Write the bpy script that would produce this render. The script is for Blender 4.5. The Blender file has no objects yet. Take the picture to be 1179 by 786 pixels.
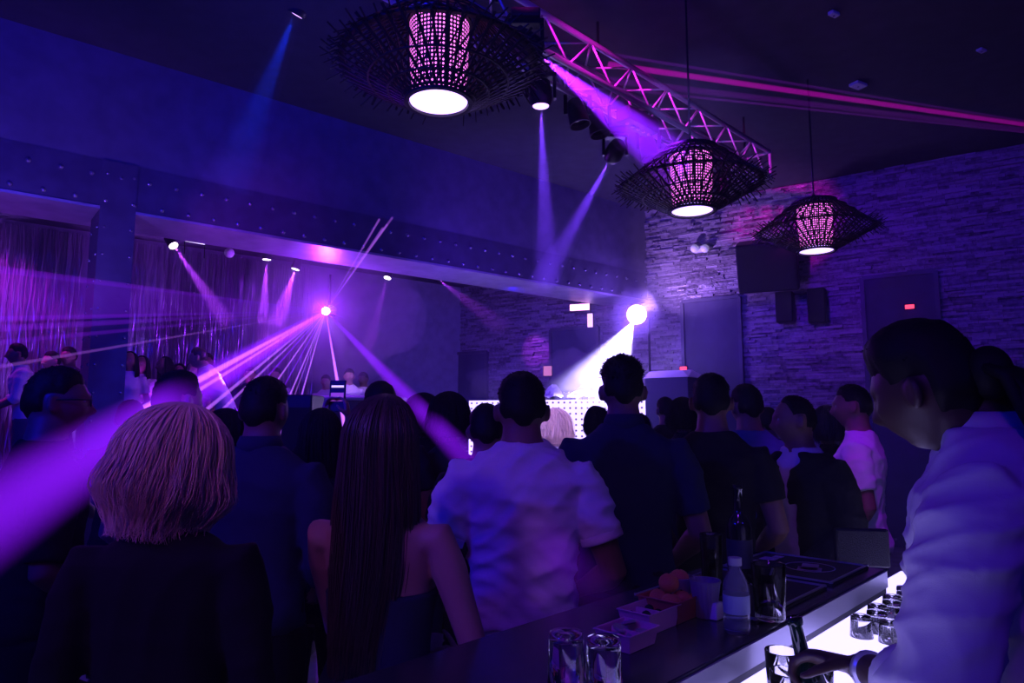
import bpy, math, random
import numpy as np
from mathutils import Vector, Matrix, Quaternion, noise
PI = math.pi
sc = bpy.context.scene
COL = sc.collection
random.seed(7)
R = math.radians

# ------------------------------------------------------------------ camera
CAMZ = 1.58; F = 786.0; PITCH = math.atan(89 / 786)
cd = bpy.data.cameras.new('camera'); cd.lens = 24.0; cd.sensor_width = 36.0; cd.clip_end = 100
cam = bpy.data.objects.new('camera', cd); COL.objects.link(cam)
cam.location = (0, 0, CAMZ); cam.rotation_euler = (PI / 2 + PITCH, 0, 0)
sc.camera = cam

def ray(px, py):
    a = (px - 589.5) / F; b = (393 - py) / F
    return Vector((a, math.cos(PITCH) - b * math.sin(PITCH), math.sin(PITCH) + b * math.cos(PITCH)))
def P(px, py, Y):
    r = ray(px, py); return Vector((0, 0, CAMZ)) + r * (Y / r.y)
def Pz(px, py, z):
    r = ray(px, py); return Vector((0, 0, CAMZ)) + r * ((z - CAMZ) / r.z)

# ------------------------------------------------------------------ materials
def new_mat(name):
    m = bpy.data.materials.new(name); m.use_nodes = True
    nt = m.node_tree; b = nt.nodes['Principled BSDF']; return m, nt, b
def mat(name, col, rough=.6, metal=0., spec=.5, sheen=0., noise_bump=0., scale=200., emis=None, estr=0., trans=0., ior=1.45, vary=0.):
    m, nt, b = new_mat(name)
    b.inputs['Base Color'].default_value = (*col, 1); b.inputs['Roughness'].default_value = rough
    b.inputs['Metallic'].default_value = metal; b.inputs['Specular IOR Level'].default_value = spec
    b.inputs['Sheen Weight'].default_value = sheen; b.inputs['Transmission Weight'].default_value = trans
    b.inputs['IOR'].default_value = ior
    if emis: b.inputs['Emission Color'].default_value = (*emis, 1); b.inputs['Emission Strength'].default_value = estr
    tc = nt.nodes.new('ShaderNodeTexCoord')
    if noise_bump:
        n = nt.nodes.new('ShaderNodeTexNoise'); n.inputs['Scale'].default_value = scale; n.inputs['Detail'].default_value = 3
        nt.links.new(tc.outputs['Object'], n.inputs['Vector'])
        bp = nt.nodes.new('ShaderNodeBump'); bp.inputs['Strength'].default_value = noise_bump; bp.inputs['Distance'].default_value = .01
        nt.links.new(n.outputs['Fac'], bp.inputs['Height']); nt.links.new(bp.outputs[0], b.inputs['Normal'])
    if vary:
        n = nt.nodes.new('ShaderNodeTexNoise'); n.inputs['Scale'].default_value = 6; n.inputs['Detail'].default_value = 4
        nt.links.new(tc.outputs['Object'], n.inputs['Vector'])
        r = nt.nodes.new('ShaderNodeValToRGB')
        r.color_ramp.elements[0].position = .3; r.color_ramp.elements[1].position = .7
        r.color_ramp.elements[0].color = (*[c * (1 - vary) for c in col], 1); r.color_ramp.elements[1].color = (*[min(1, c * (1 + vary)) for c in col], 1)
        nt.links.new(n.outputs['Fac'], r.inputs[0]); nt.links.new(r.outputs[0], b.inputs['Base Color'])
    return m
def cloth(name, col, rough=.9): return mat(name, col, rough, spec=.25, noise_bump=.12, scale=600)
def vol_mat(name, d, g=0., col=(1, 1, 1)):
    m = bpy.data.materials.new(name); m.use_nodes = True; nt = m.node_tree; nt.nodes.clear()
    o = nt.nodes.new('ShaderNodeOutputMaterial'); v = nt.nodes.new('ShaderNodeVolumeScatter')
    v.inputs['Density'].default_value = d; v.inputs['Anisotropy'].default_value = g; v.inputs['Color'].default_value = (*col, 1)
    nt.links.new(v.outputs[0], o.inputs['Volume']); return m
def laser_glow_mat(name, col, s):  # self-emitting volume stands in for haze lit by the laser
    m = bpy.data.materials.new(name); m.use_nodes = True; nt = m.node_tree; nt.nodes.clear()
    o = nt.nodes.new('ShaderNodeOutputMaterial'); v = nt.nodes.new('ShaderNodeEmission')
    v.inputs['Color'].default_value = (*col, 1); v.inputs['Strength'].default_value = s
    nt.links.new(v.outputs[0], o.inputs['Volume']); return m

M = {}
M['steel_paint'] = mat('painted_steel', (.10, .10, .13), .45, .2, noise_bump=.1, scale=30, vary=.2)
M['rivet'] = mat('rivet_steel', (.35, .35, .4), .25, .7)
M['flange'] = mat('brushed_flange', (.55, .55, .6), .38, .55, noise_bump=.15, scale=60, vary=.15)
M['upper'] = mat('bulkhead_paint', (.16, .16, .18), .85, vary=.15)
M['ceil'] = mat('ceiling_paint', (.06, .06, .07), .9, vary=.15, noise_bump=.2, scale=8)
M['wallpaint'] = mat('wall_paint', (.26, .24, .32), .85, vary=.15)
M['floor'] = mat('floor_concrete', (.20, .20, .22), .5, vary=.3)
M['black'] = mat('black_plastic', (.012, .012, .014), .45)
M['blackmetal'] = mat('black_metal', (.015, .015, .018), .35, .6)
M['alu'] = mat('aluminium', (.62, .62, .66), .30, .4)
M['wood_dark'] = mat('dark_cane', (.012, .008, .010), .55, noise_bump=.2, scale=80)
M['white'] = mat('white_plastic', (.8, .8, .82), .5)
M['grey'] = mat('grey_plastic', (.3, .3, .34), .5)
M['glass'] = mat('clear_glass', (1, 1, 1), .03, trans=1., ior=1.45)
M['bottle_glass'] = mat('green_bottle_glass', (.004, .02, .012), .08, spec=.7)
M['counter'] = mat('bar_top_stone', (.035, .035, .05), .22, vary=.3)
M['counter_side'] = mat('bar_side', (.05, .05, .06), .5)
M['counter_edge'] = mat('bar_edge_metal', (.45, .45, .52), .35, .6)
M['rubber'] = mat('bar_mat_rubber', (.02, .02, .025), .7)
M['print'] = mat('mat_print', (.5, .42, .5), .6)
M['skin_light'] = mat('skin_light', (.42, .25, .20), .5, noise_bump=.05, scale=300)
M['skin_mid'] = mat('skin_tan', (.20, .10, .08), .5, noise_bump=.05, scale=300)
M['skin_dark'] = mat('skin_brown', (.06, .032, .026), .45, noise_bump=.05, scale=300)
M['hair_black'] = mat('hair_black', (.005, .004, .005), .65, spec=.25)
M['hair_brown'] = mat('hair_brown', (.06, .038, .040), .36)
M['hair_blonde'] = mat('hair_blonde', (.80, .55, .40), .5)
M['tee_white'] = cloth('white_cotton', (.72, .70, .74))
M['shirt_grey'] = cloth('pale_shirt_cotton', (.62, .60, .66))
M['cloth_black'] = cloth('black_cotton', (.010, .010, .012))
M['cloth_navy'] = cloth('navy_cotton', (.020, .028, .06))
M['cloth_blue'] = cloth('blue_cotton', (.05, .09, .22))
M['denim'] = cloth('blue_denim', (.03, .05, .12))
M['pants_white'] = cloth('white_denim', (.6, .6, .64))
M['leather'] = mat('black_leather', (.015, .013, .013), .4)
M['eye'] = mat('eye', (.25, .25, .25), .3)
M['lens'] = mat('dark_lens', (.01, .01, .01), .1, spec=.8)
M['screen'] = mat('phone_screen', (.02, .02, .02), .3, emis=(.75, .55, 1.), estr=1.2)

# split-face stone strips on the wall
def stone_mat(tint, bump):
    m, nt, b = new_mat('stacked_stone')
    tc = nt.nodes.new('ShaderNodeTexCoord')
    mp = nt.nodes.new('ShaderNodeMapping'); nt.links.new(tc.outputs['UV'], mp.inputs['Vector'])
    nz = nt.nodes.new('ShaderNodeTexNoise'); nz.inputs['Scale'].default_value = 2.2; nz.inputs['Detail'].default_value = 2
    nt.links.new(mp.outputs[0], nz.inputs['Vector'])
    mx = nt.nodes.new('ShaderNodeVectorMath'); mx.operation = 'MULTIPLY_ADD'; mx.inputs[1].default_value = (.05, .05, .05)
    nt.links.new(nz.outputs['Color'], mx.inputs[0]); nt.links.new(mp.outputs[0], mx.inputs[2])
    hs = []
    for (bw, rh, off) in ((.34, .062, .45), (.21, .045, .3)):
        br = nt.nodes.new('ShaderNodeTexBrick'); br.offset = off; br.squash = .8
        br.inputs['Scale'].default_value = 1; br.inputs['Brick Width'].default_value = bw; br.inputs['Row Height'].default_value = rh
        br.inputs['Mortar Size'].default_value = .006; br.inputs['Mortar Smooth'].default_value = .4; br.inputs['Bias'].default_value = 0
        br.inputs['Color1'].default_value = (0, 0, 0, 1); br.inputs['Color2'].default_value = (1, 1, 1, 1); br.inputs['Mortar'].default_value = (0, 0, 0, 1)
        nt.links.new(mx.outputs[0], br.inputs['Vector']); hs.append(br)
    add = nt.nodes.new('ShaderNodeMixRGB'); add.inputs[0].default_value = .4
    nt.links.new(hs[0].outputs['Color'], add.inputs[1]); nt.links.new(hs[1].outputs['Color'], add.inputs[2])
    fine = nt.nodes.new('ShaderNodeTexNoise'); fine.inputs['Scale'].default_value = 30; fine.inputs['Detail'].default_value = 5
    nt.links.new(mp.outputs[0], fine.inputs['Vector'])
    a2 = nt.nodes.new('ShaderNodeMixRGB'); a2.inputs[0].default_value = .25
    nt.links.new(add.outputs[0], a2.inputs[1]); nt.links.new(fine.outputs['Fac'], a2.inputs[2])
    bp = nt.nodes.new('ShaderNodeBump'); bp.inputs['Strength'].default_value = bump; bp.inputs['Distance'].default_value = .05
    nt.links.new(a2.outputs[0], bp.inputs['Height']); nt.links.new(bp.outputs[0], b.inputs['Normal'])
    cr = nt.nodes.new('ShaderNodeValToRGB')
    cr.color_ramp.elements[0].color = (*[c * .25 for c in tint], 1); cr.color_ramp.elements[1].color = (*tint, 1)
    cr.color_ramp.elements[0].position = .12; cr.color_ramp.elements[1].position = .8
    nt.links.new(a2.outputs[0], cr.inputs[0]); nt.links.new(cr.outputs[0], b.inputs['Base Color'])
    b.inputs['Roughness'].default_value = .5
    return m
M['stone_back'] = mat('stone_joint', (.05, .05, .05), .9)
m, nt, b = new_mat('split_stone'); M['stone'] = m
tc = nt.nodes.new('ShaderNodeTexCoord'); gi = nt.nodes.new('ShaderNodeNewGeometry')
nz = nt.nodes.new('ShaderNodeTexNoise'); nz.inputs['Scale'].default_value = 22; nz.inputs['Detail'].default_value = 5; nt.links.new(tc.outputs['Object'], nz.inputs['Vector'])
ad = nt.nodes.new('ShaderNodeMath'); ad.operation = 'MULTIPLY_ADD'; ad.inputs[1].default_value = .6; nt.links.new(gi.outputs['Random Per Island'], ad.inputs[0]); nt.links.new(nz.outputs['Fac'], ad.inputs[2])
cr = nt.nodes.new('ShaderNodeValToRGB'); cr.color_ramp.elements[0].position = .35; cr.color_ramp.elements[1].position = 1.05 if False else 1.; cr.color_ramp.elements[0].color = (.035, .032, .036, 1); cr.color_ramp.elements[1].color = (.38, .34, .36, 1)
nt.links.new(ad.outputs[0], cr.inputs[0]); nt.links.new(cr.outputs[0], b.inputs['Base Color']); b.inputs['Roughness'].default_value = .33; b.inputs['Specular IOR Level'].default_value = .8
bp = nt.nodes.new('ShaderNodeBump'); bp.inputs['Strength'].default_value = .6; bp.inputs['Distance'].default_value = .02; nt.links.new(nz.outputs['Fac'], bp.inputs['Height']); nt.links.new(bp.outputs[0], b.inputs['Normal'])

# ------------------------------------------------------------------ mesh builder
class MB:
    def __init__(s): s.v = []; s.f = []
    def add(s, vs, fs):
        o = len(s.v); s.v += [tuple(v) for v in vs]; s.f += [tuple(i + o for i in f) for f in fs]; return s
    def box(s, c, size, rot=None):
        c = Vector(c); hx, hy, hz = [k / 2 for k in size]; rot = rot or Matrix.Identity(3)
        vs = [c + rot @ Vector((x * hx, y * hy, z * hz)) for x in (-1, 1) for y in (-1, 1) for z in (-1, 1)]
        return s.add(vs, [(0, 1, 3, 2), (4, 6, 7, 5), (0, 4, 5, 1), (2, 3, 7, 6), (0, 2, 6, 4), (1, 5, 7, 3)])
    def bar(s, a, b, w, h=None, up=(0, 0, 1)):
        a = Vector(a); b = Vector(b); h = h or w; d = (b - a); L = d.length; d.normalize()
        u = Vector(up); 
        if abs(d.dot(u)) > .98: u = Vector((1, 0, 0))
        x = d.cross(u).normalized(); z = x.cross(d)
        rot = Matrix((x, d, z)).transposed()
        return s.box((a + b) / 2, (w, L, h), rot)
    def tube(s, pts, rad, n=12, caps=True, up=None, rnd=False):
        pts = [Vector(p) for p in pts]
        if not isinstance(rad, (list, tuple)): rad = [rad] * len(pts)
        rad = [(r, r) if not isinstance(r, (list, tuple)) else r for r in rad]
        if rnd:
            d0 = (pts[0] - pts[1]).normalized(); d1 = (pts[-1] - pts[-2]).normalized()
            r0 = min(rad[0]); r1 = min(rad[-1])
            pts = [pts[0] + d0 * r0 * .85, pts[0] + d0 * r0 * .5] + pts + [pts[-1] + d1 * r1 * .5, pts[-1] + d1 * r1 * .85]
            rad = [tuple(k * .45 for k in rad[0]), tuple(k * .82 for k in rad[0])] + rad + [tuple(k * .82 for k in rad[-1]), tuple(k * .45 for k in rad[-1])]
        m = len(pts); T = []
        for i in range(m):
            a = pts[max(0, i - 1)]; b = pts[min(m - 1, i + 1)]; T.append((b - a).normalized())
        u = Vector(up) if up is not None else Vector((0, 0, 1))
        if abs(T[0].dot(u)) > .95: u = Vector((0, 1, 0)) if up is None else Vector((1, 0, 0))
        x = (u - T[0] * u.dot(T[0])).normalized(); vs = []
        for i in range(m):
            x = (x - T[i] * x.dot(T[i])).normalized(); y = T[i].cross(x)
            for k in range(n):
                t = 2 * PI * k / n
                vs.append(pts[i] + x * (rad[i][0] * math.cos(t)) + y * (rad[i][1] * math.sin(t)))
        fs = [(i * n + k, i * n + (k + 1) % n, (i + 1) * n + (k + 1) % n, (i + 1) * n + k) for i in range(m - 1) for k in range(n)]
        if caps: fs += [tuple(range(n))[::-1], tuple(range((m - 1) * n, m * n))]
        return s.add(vs, fs)
    def lathe(s, prof, n=32, c=(0, 0, 0), closed=False, q=None):
        c = Vector(c); vs = []
        for (r, z) in prof:
            for k in range(n):
                t = 2 * PI * k / n; p = Vector((r * math.cos(t), r * math.sin(t), z)); vs.append(c + (q @ p if q else p))
        m = len(prof)
        fs = [(i * n + k, i * n + (k + 1) % n, ((i + 1) % m) * n + (k + 1) % n, ((i + 1) % m) * n + k) for i in range(m if closed else m - 1) for k in range(n)]
        if not closed: fs += [tuple(range(n))[::-1], tuple(range((m - 1) * n, m * n))]
        return s.add(vs, fs)
    def ball(s, c, r, n=12, m=8, sq=(1, 1, 1)):
        c = Vector(c); vs = [c + Vector((0, 0, -r * sq[2]))]
        for i in range(1, m):
            p = PI * i / m
            for k in range(n):
                t = 2 * PI * k / n
                vs.append(c + Vector((r * sq[0] * math.sin(p) * math.cos(t), r * sq[1] * math.sin(p) * math.sin(t), -r * sq[2] * math.cos(p))))
        vs.append(c + Vector((0, 0, r * sq[2])))
        fs = [(0, 1 + (k + 1) % n, 1 + k) for k in range(n)]
        for i in range(m - 2):
            fs += [(1 + i * n + k, 1 + i * n + (k + 1) % n, 1 + (i + 1) * n + (k + 1) % n, 1 + (i + 1) * n + k) for k in range(n)]
        L = len(vs) - 1; b = 1 + (m - 2) * n
        fs += [(L, b + k, b + (k + 1) % n) for k in range(n)]
        return s.add(vs, fs)
    def xf(s, mt, start=0):
        for i in range(start, len(s.v)): s.v[i] = tuple(mt @ Vector(s.v[i]))
        return s
    def build(s, name, m, parent=None, smooth=False, bevel=0., loc=None):
        me = bpy.data.meshes.new(name)
        vs = s.v
        if loc is not None: vs = [(a - loc[0], b - loc[1], c - loc[2]) for a, b, c in vs]
        me.from_pydata(vs, [], s.f); me.validate()
        if m: me.materials.append(m)
        if smooth: me.polygons.foreach_set('use_smooth', [True] * len(me.polygons))
        o = bpy.data.objects.new(name, me); COL.objects.link(o)
        if loc is not None: o.location = loc
        if parent: o.parent = parent
        if bevel:
            b = o.modifiers.new('edge_round', 'BEVEL'); b.width = bevel; b.segments = 2; b.limit_method = 'ANGLE'
        return o
def tag(o, label=None, cat=None, group=None, kind=None):
    if label: o['label'] = label
    if cat: o['category'] = cat
    if group: o['group'] = group
    if kind: o['kind'] = kind
    return o
def empty(name, loc, rz=0, **k):
    o = bpy.data.objects.new(name, None); COL.objects.link(o); o.location = loc; o.rotation_euler = (0, 0, rz); o.empty_display_size = .1
    return tag(o, **k)
def dup(o, parent=None):
    c = o.copy(); COL.objects.link(c); c.parent = parent
    for ch in list(o.children): dup(ch, c)
    return c

# ------------------------------------------------------------------ directions of the room
B0 = Pz(147, 245, 3.4); B1 = Pz(700, 339, 3.4)
D = Vector(((B1 - B0).x, (B1 - B0).y, 0)).normalized()       # along the steel beam
N = Vector((-D.y, D.x, 0))                                   # from the room into the alcove
CZ = 4.85
W0 = Pz(738, 244, CZ); W1 = Pz(1179, 165, CZ)
W = Vector(((W1 - W0).x, (W1 - W0).y, 0)).normalized()       # along the stone wall, to the right and nearer
WN = Vector((-W.y, W.x, 0)); 
if WN.y > 0: WN = -WN                                        # towards the room
def xy(v, z): return Vector((v.x, v.y, z))
def meet(p, d, px):                                          # point of a plan line seen at column px
    r = (px - 589.5) / F / (math.cos(PITCH))
    s = (r * p.y - p.x) / (d.x - r * d.y); return Vector((p.x + d.x * s, p.y + d.y * s, 0)), s
def cross2(p, d, q, e):
    k = d.x * e.y - d.y * e.x; s = ((q.x - p.x) * e.y - (q.y - p.y) * e.x) / k; return Vector((p.x + d.x * s, p.y + d.y * s, 0))

def quad_wall(name, a, b, z0, z1, m, thick, nrm, kind='structure', openings=()):
    """wall slab from a to b, its room face on the line; UV in metres"""
    a = Vector((a.x, a.y, 0)); b = Vector((b.x, b.y, 0)); L = (b - a).length; u = (b - a) / L
    o0 = Vector(nrm) * -thick
    mb = MB(); vs = [xy(a, z0), xy(b, z0), xy(b, z1), xy(a, z1)]
    vs += [v + o0 for v in vs]
    mb.add(vs, [(0, 1, 2, 3), (7, 6, 5, 4), (0, 4, 5, 1), (3, 2, 6, 7), (0, 3, 7, 4), (1, 5, 6, 2)])
    o = mb.build(name, m)
    uv = o.data.uv_layers.new(name='UVMap')
    for l in o.data.loops:
        v = o.data.vertices[l.vertex_index].co
        uv.data[l.index].uv = ((Vector((v.x, v.y, 0)) - a).dot(u), v.z)
    return tag(o, kind=kind)

# ------------------------------------------------------------------ shell
mb = MB().box((0, 6, -.1), (34, 30, .2)); tag(mb.build('floor', M['floor']), kind='structure')
mb = MB().box((0, 6, CZ + .1), (34, 30, .2)); tag(mb.build('ceiling', M['ceil']), kind='structure')
wallA = W0 - W * 9.5; wallB = W0 + W * 13
wr_ = quad_wall('wall_right', wallA, wallB, 0, CZ, M['stone_back'], .25, WN)
mb = MB(); rr = random.Random(21); z = 0.; a0 = Vector((W0.x, W0.y, 0))
while z < CZ - .02:
    h = rr.uniform(.022, .042); h = min(h, CZ - z); s = -5.5 + rr.uniform(0, .3)
    while s < 8.5:
        L = rr.uniform(.07, .34); dp = .010 + .045 * rr.random() ** 4; tl_ = rr.uniform(-.006, .006); t2 = rr.uniform(-.008, .008)
        p0 = a0 + W * s; p1 = a0 + W * (s + L - .004); o1 = WN * dp; o2 = WN * max(.006, dp + t2); o3 = WN * max(.006, dp + tl_)
        mb.add([xy(p0, z), xy(p1, z), xy(p1, z + h - .003), xy(p0, z + h - .003), xy(p0 + o1, z), xy(p1 + o2, z), xy(p1 + o2 + WN * tl_ * .5, z + h - .003), xy(p0 + o3, z + h - .003)],
               [(4, 5, 6, 7), (0, 1, 5, 4), (1, 2, 6, 5), (2, 3, 7, 6), (3, 0, 4, 7)])
        s += L
    z += h
st_ = tag(mb.build('stone_cladding', M['stone'], wr_), kind='stuff')
AL = 3.55                                                     # depth of the alcove behind the beam
CUR0 = xy(B0 + N * AL, 0)
corner = cross2(CUR0, D, W0, W)
quad_wall('wall_back', CUR0 - D * 7, corner, 0, CZ, M['wallpaint'], .2, -N)
lft = CUR0 - D * 7
quad_wall('wall_left', lft, lft - N * 14, 0, CZ, M['wallpaint'], .2, D)
quad_wall('wall_near', Vector((-14, -4, 0)), Vector((14, -4, 0)), 0, CZ, M['wallpaint'], .2, (0, 1, 0))
# wall over the beam up to the ceiling, alcove ceiling behind it
bs = B0 - D * 5.2; be = cross2(B0, D, W0, W)
L_b = (Vector((be.x, be.y, 0)) - Vector((bs.x, bs.y, 0))).length
def along(mb, a, length, off0, off1, z0, z1):
    a = Vector((a.x, a.y, 0)); c = [a + N * off0, a + D * length + N * off0, a + D * length + N * off1, a + N * off1]
    vs = [xy(p, z0) for p in c] + [xy(p, z1) for p in c]
    return mb.add(vs, [(3, 2, 1, 0), (4, 5, 6, 7), (0, 1, 5, 4), (1, 2, 6, 5), (2, 3, 7, 6), (3, 0, 4, 7)])
mb = MB(); along(mb, bs, L_b, .004, .38, 3.835, CZ); tag(mb.build('wall_upper', M['upper']), kind='structure')
mb = MB(); along(mb, bs, L_b + 1.5, .38, AL, 4.02, 4.10); tag(mb.build('ceiling_alcove', M['ceil']), kind='structure')
mb = MB(); along(mb, bs, L_b * .78, .55, AL, 0, .68); tag(mb.build('floor_platform', M['counter_side']), kind='structure')
# the riveted beam: web, flanges, two rows of rivet heads
mb = MB(); along(mb, bs, L_b, .0, .68, 3.42, 3.84)
beam = tag(mb.build('steel_beam', M['steel_paint']), kind='structure')
mb = MB()
s = .1
for row, z in ((0, 3.475), (1, 3.70)):
    s = .05 + row * .11
    while s < L_b:
        p = bs + D * s; mb.ball((p.x, p.y, z), .023, 10, 8); s += .226
tag(mb.build('rivet_heads', M['rivet'], beam, smooth=True), kind='stuff')
mb = MB(); along(mb, bs, L_b, -.012, .692, 3.395, 3.42)
mb.build('flange', M['flange'], beam)
# the pillar with its own rivets
pa, _ = meet(B0, D, 104); pb, _ = meet(B0, D, 146.5)
wP = (pb - pa).length
mb = MB(); along(mb, pa - N * .015, wP, 0, .46, 0, 3.838)
pillar = tag(mb.build('steel_pillar', M['steel_paint']), kind='structure'); mb = MB()
z = .12
while z < 3.8:
    for s in (.04, wP - .03):
        p = pa - N * .015 + D * s; mb.ball((p.x, p.y, z), .014, 8, 6)
    for q in (.06, .38):
        p = pa - N * .015 + N * q; mb.ball((p.x, p.y, z), .014, 8, 6)
    z += .24
tag(mb.build('rivet_heads', M['rivet'], pillar, smooth=True), kind='stuff')
# recesses / tall doors in the stone wall
def wall_pt(px): return meet(Vector((W0.x, W0.y, 0)), W, px)[0]
M['doorpaint'] = mat('door_paint', (.065, .06, .11), .55, vary=.1)
for i, (x0, x1, ty) in enumerate(((788, 854, 345), (997, 1083, 317), (636, 690, 378), (506, 562, 407))):
    a = wall_pt(x0); b = wall_pt(x1); r = ray((x0 + x1) / 2, ty); mid = (a + b) / 2
    z1 = CAMZ + r.z / r.y * mid.y
    mb = MB(); u = (b - a).normalized(); 
    vs = []
    for q, (k0, k1) in enumerate(((0, .05),)):
        p = [a + WN * .0 - WN * .02, b - WN * .02, b + WN * .055, a + WN * .055]
        vs = [xy(v, 0.0) for v in p] + [xy(v, z1) for v in p]
    mb.add(vs, [(3, 2, 1, 0), (4, 5, 6, 7), (0, 1, 5, 4), (1, 2, 6, 5), (2, 3, 7, 6), (3, 0, 4, 7)])
    d_ = tag(mb.build('door_%d' % (i + 1), M['doorpaint']), kind='structure')
    fr = MB()
    for (p0, p1) in ((xy(a, 0), xy(a, z1)), (xy(b, 0), xy(b, z1)), (xy(a, z1), xy(b, z1))):
        fr.bar(p0 + WN * .04, p1 + WN * .04, .05, .08, up=WN)
    fr.build('door_frame', M['steel_paint'], d_)

# ------------------------------------------------------------------ string curtain in the alcove
def curtain(name, s0, s1, n, label, seed):
    rr = random.Random(seed); mb = MB()
    for i in range(n):
        s = s0 + (s1 - s0) * (i + rr.uniform(.1, .9)) / n
        base = CUR0 + D * s - N * rr.uniform(.10, .22); ph = rr.uniform(0, 6); am = rr.uniform(.006, .022); fq = rr.uniform(2.5, 5)
        w = rr.uniform(.003, .007); pts = []
        for k in range(40):
            z = .7 + (3.93 - .7) * k / 39
            off = am * math.sin(fq * z + ph) + am * .5 * math.sin(fq * 2.3 * z + ph * 2)
            p = base + D * off; ang = .8 * math.sin(1.7 * z + ph * 3)
            e = (D * math.cos(ang) + N * math.sin(ang)) * w
            pts.append((p, e, z))
        vs = []
        for p, e, z in pts: vs += [xy(p - e, z), xy(p + e, z)]
        for p, e, z in pts: vs += [xy(p - e + N * .002, z), xy(p + e + N * .002, z)]
        q = 80
        fs = [(2 * k, 2 * k + 1, 2 * k + 3, 2 * k + 2) for k in range(39)] + [(q + 2 * k + 2, q + 2 * k + 3, q + 2 * k + 1, q + 2 * k) for k in range(39)]
        mb.add(vs, fs)
    o = mb.build(name, M['foil'], smooth=True)
    return tag(o, label, 'curtain', kind='stuff')
M['foil'] = mat('metallic_foil_string', (.35, .3, .4), .32, .7)
_, sL = meet(CUR0, D, -40); _, sM = meet(CUR0, D, 86); _, sN = meet(CUR0, D, 120); _, sR = meet(CUR0, D, 355)
curtain('string_curtain', sL, sM, 130, 'shimmering wavy string curtain in the bay left of the riveted pillar', 3)
curtain('string_curtain', sN, sR, 230, 'shimmering wavy string curtain in the wide bay right of the riveted pillar', 4)

# ------------------------------------------------------------------ truss
T0 = Pz(600, 0, 4.5); T1 = Pz(886, 175, 4.5)
TD = (T1 - T0).normalized(); TN = Vector((-TD.y, TD.x, 0)); TS = .28
def chordpt(s, far, low): return T0 + TD * s + TN * (TS if far else 0) + Vector((0, 0, -TS if low else 0))
tl = (T1 - T0).length
truss = empty('lighting_truss', xy(T0 - TD * 2.5, 4.22), label='silver square box truss hung under the ceiling with stage lights', cat='truss')
TL0, TL1 = -3.0, tl
def loc_build(mb, name, m, par, **k):
    inv = Matrix.Translation(-par.location)
    if par.rotation_euler.z: inv = Matrix.Rotation(-par.rotation_euler.z, 4, 'Z') @ inv
    mb.xf(inv); return mb.build(name, m, par, **k)
for far in (0, 1):
    for low in (0, 1):
        mb = MB().tube([chordpt(TL0, far, low), chordpt(TL1, far, low)], .025, 12); loc_build(mb, 'chord', M['alu'], truss, smooth=True)
mb = MB(); s = TL0; k = 0; st = .27
while s + st < TL1 + .01:
    e = k % 2
    mb.tube([chordpt(s, 0, e), chordpt(s + st, 0, 1 - e)], .009, 8); mb.tube([chordpt(s, 1, 1 - e), chordpt(s + st, 1, e)], .009, 8)
    mb.tube([chordpt(s, e, 0), chordpt(s + st, 1 - e, 0)], .009, 8); mb.tube([chordpt(s, 1 - e, 1), chordpt(s + st, e, 1)], .009, 8)
    s += st; k += 1
tag(loc_build(mb, 'bracing', M['alu'], truss, smooth=True), kind='stuff')
mb = MB()
for s in (TL0, TL1):
    mb = MB()
    for a, b in (((0, 0), (0, 1)), ((0, 1), (1, 1)), ((1, 1), (1, 0)), ((1, 0), (0, 0))): mb.tube([chordpt(s, *a), chordpt(s, *b)], .016, 8)
    loc_build(mb, 'end_frame', M['alu'], truss)
for s in (-.1, 1.05, tl - .3):
    c = chordpt(s, 0, 0) + TN * TS / 2
    mb = MB().tube([c, xy(c, CZ - .002)], .012, 8); loc_build(mb, 'hanging_rod', M['blackmetal'], truss)

# moving heads and cans
def moving_head(loc, aim, sc_=1., label='', mount=.22, group=None):
    loc = Vector(loc); t = empty('moving_head_light', loc + Vector((0, 0, mount * sc_)), label=label, cat='stage light', group=group)
    q = (Vector(aim) - loc).normalized(); rot = q.to_track_quat('Z', 'Y')
    mb = MB().lathe([(.05, -.13), (.085, -.11), (.10, -.02), (.105, .06), (.085, .12), (.08, .125), (.075, .11)], 24)
    mb.v = [tuple(loc + (rot @ (Vector(v) * sc_))) for v in mb.v]; loc_build(mb, 'lamp_head', M['black'], t, smooth=True)
    mb = MB().lathe([(.001, .108), (.073, .108), (.073, .118), (.001, .121)], 24)
    mb.v = [tuple(loc + (rot @ (Vector(v) * sc_))) for v in mb.v]; loc_build(mb, 'lens', M['lens_lit'], t)
    mb = MB()
    for sx in (-1, 1): mb.box(loc + Vector((sx * .125, 0, .06)) * sc_, (.03 * sc_, .06 * sc_, .22 * sc_))
    mb.box(loc + Vector((0, 0, .165)) * sc_, (.28 * sc_, .1 * sc_, .04 * sc_)); loc_build(mb, 'yoke', M['blackmetal'], t, bevel=.005)
    mb = MB().box(loc + Vector((0, 0, .215)) * sc_, (.22 * sc_, .18 * sc_, .07 * sc_)); loc_build(mb, 'base', M['black'], t, bevel=.01)
    return t
M['lens_lit'] = mat('lit_lens', (.3, .2, .4), .1, emis=(.55, .3, 1.), estr=3.)
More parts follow.
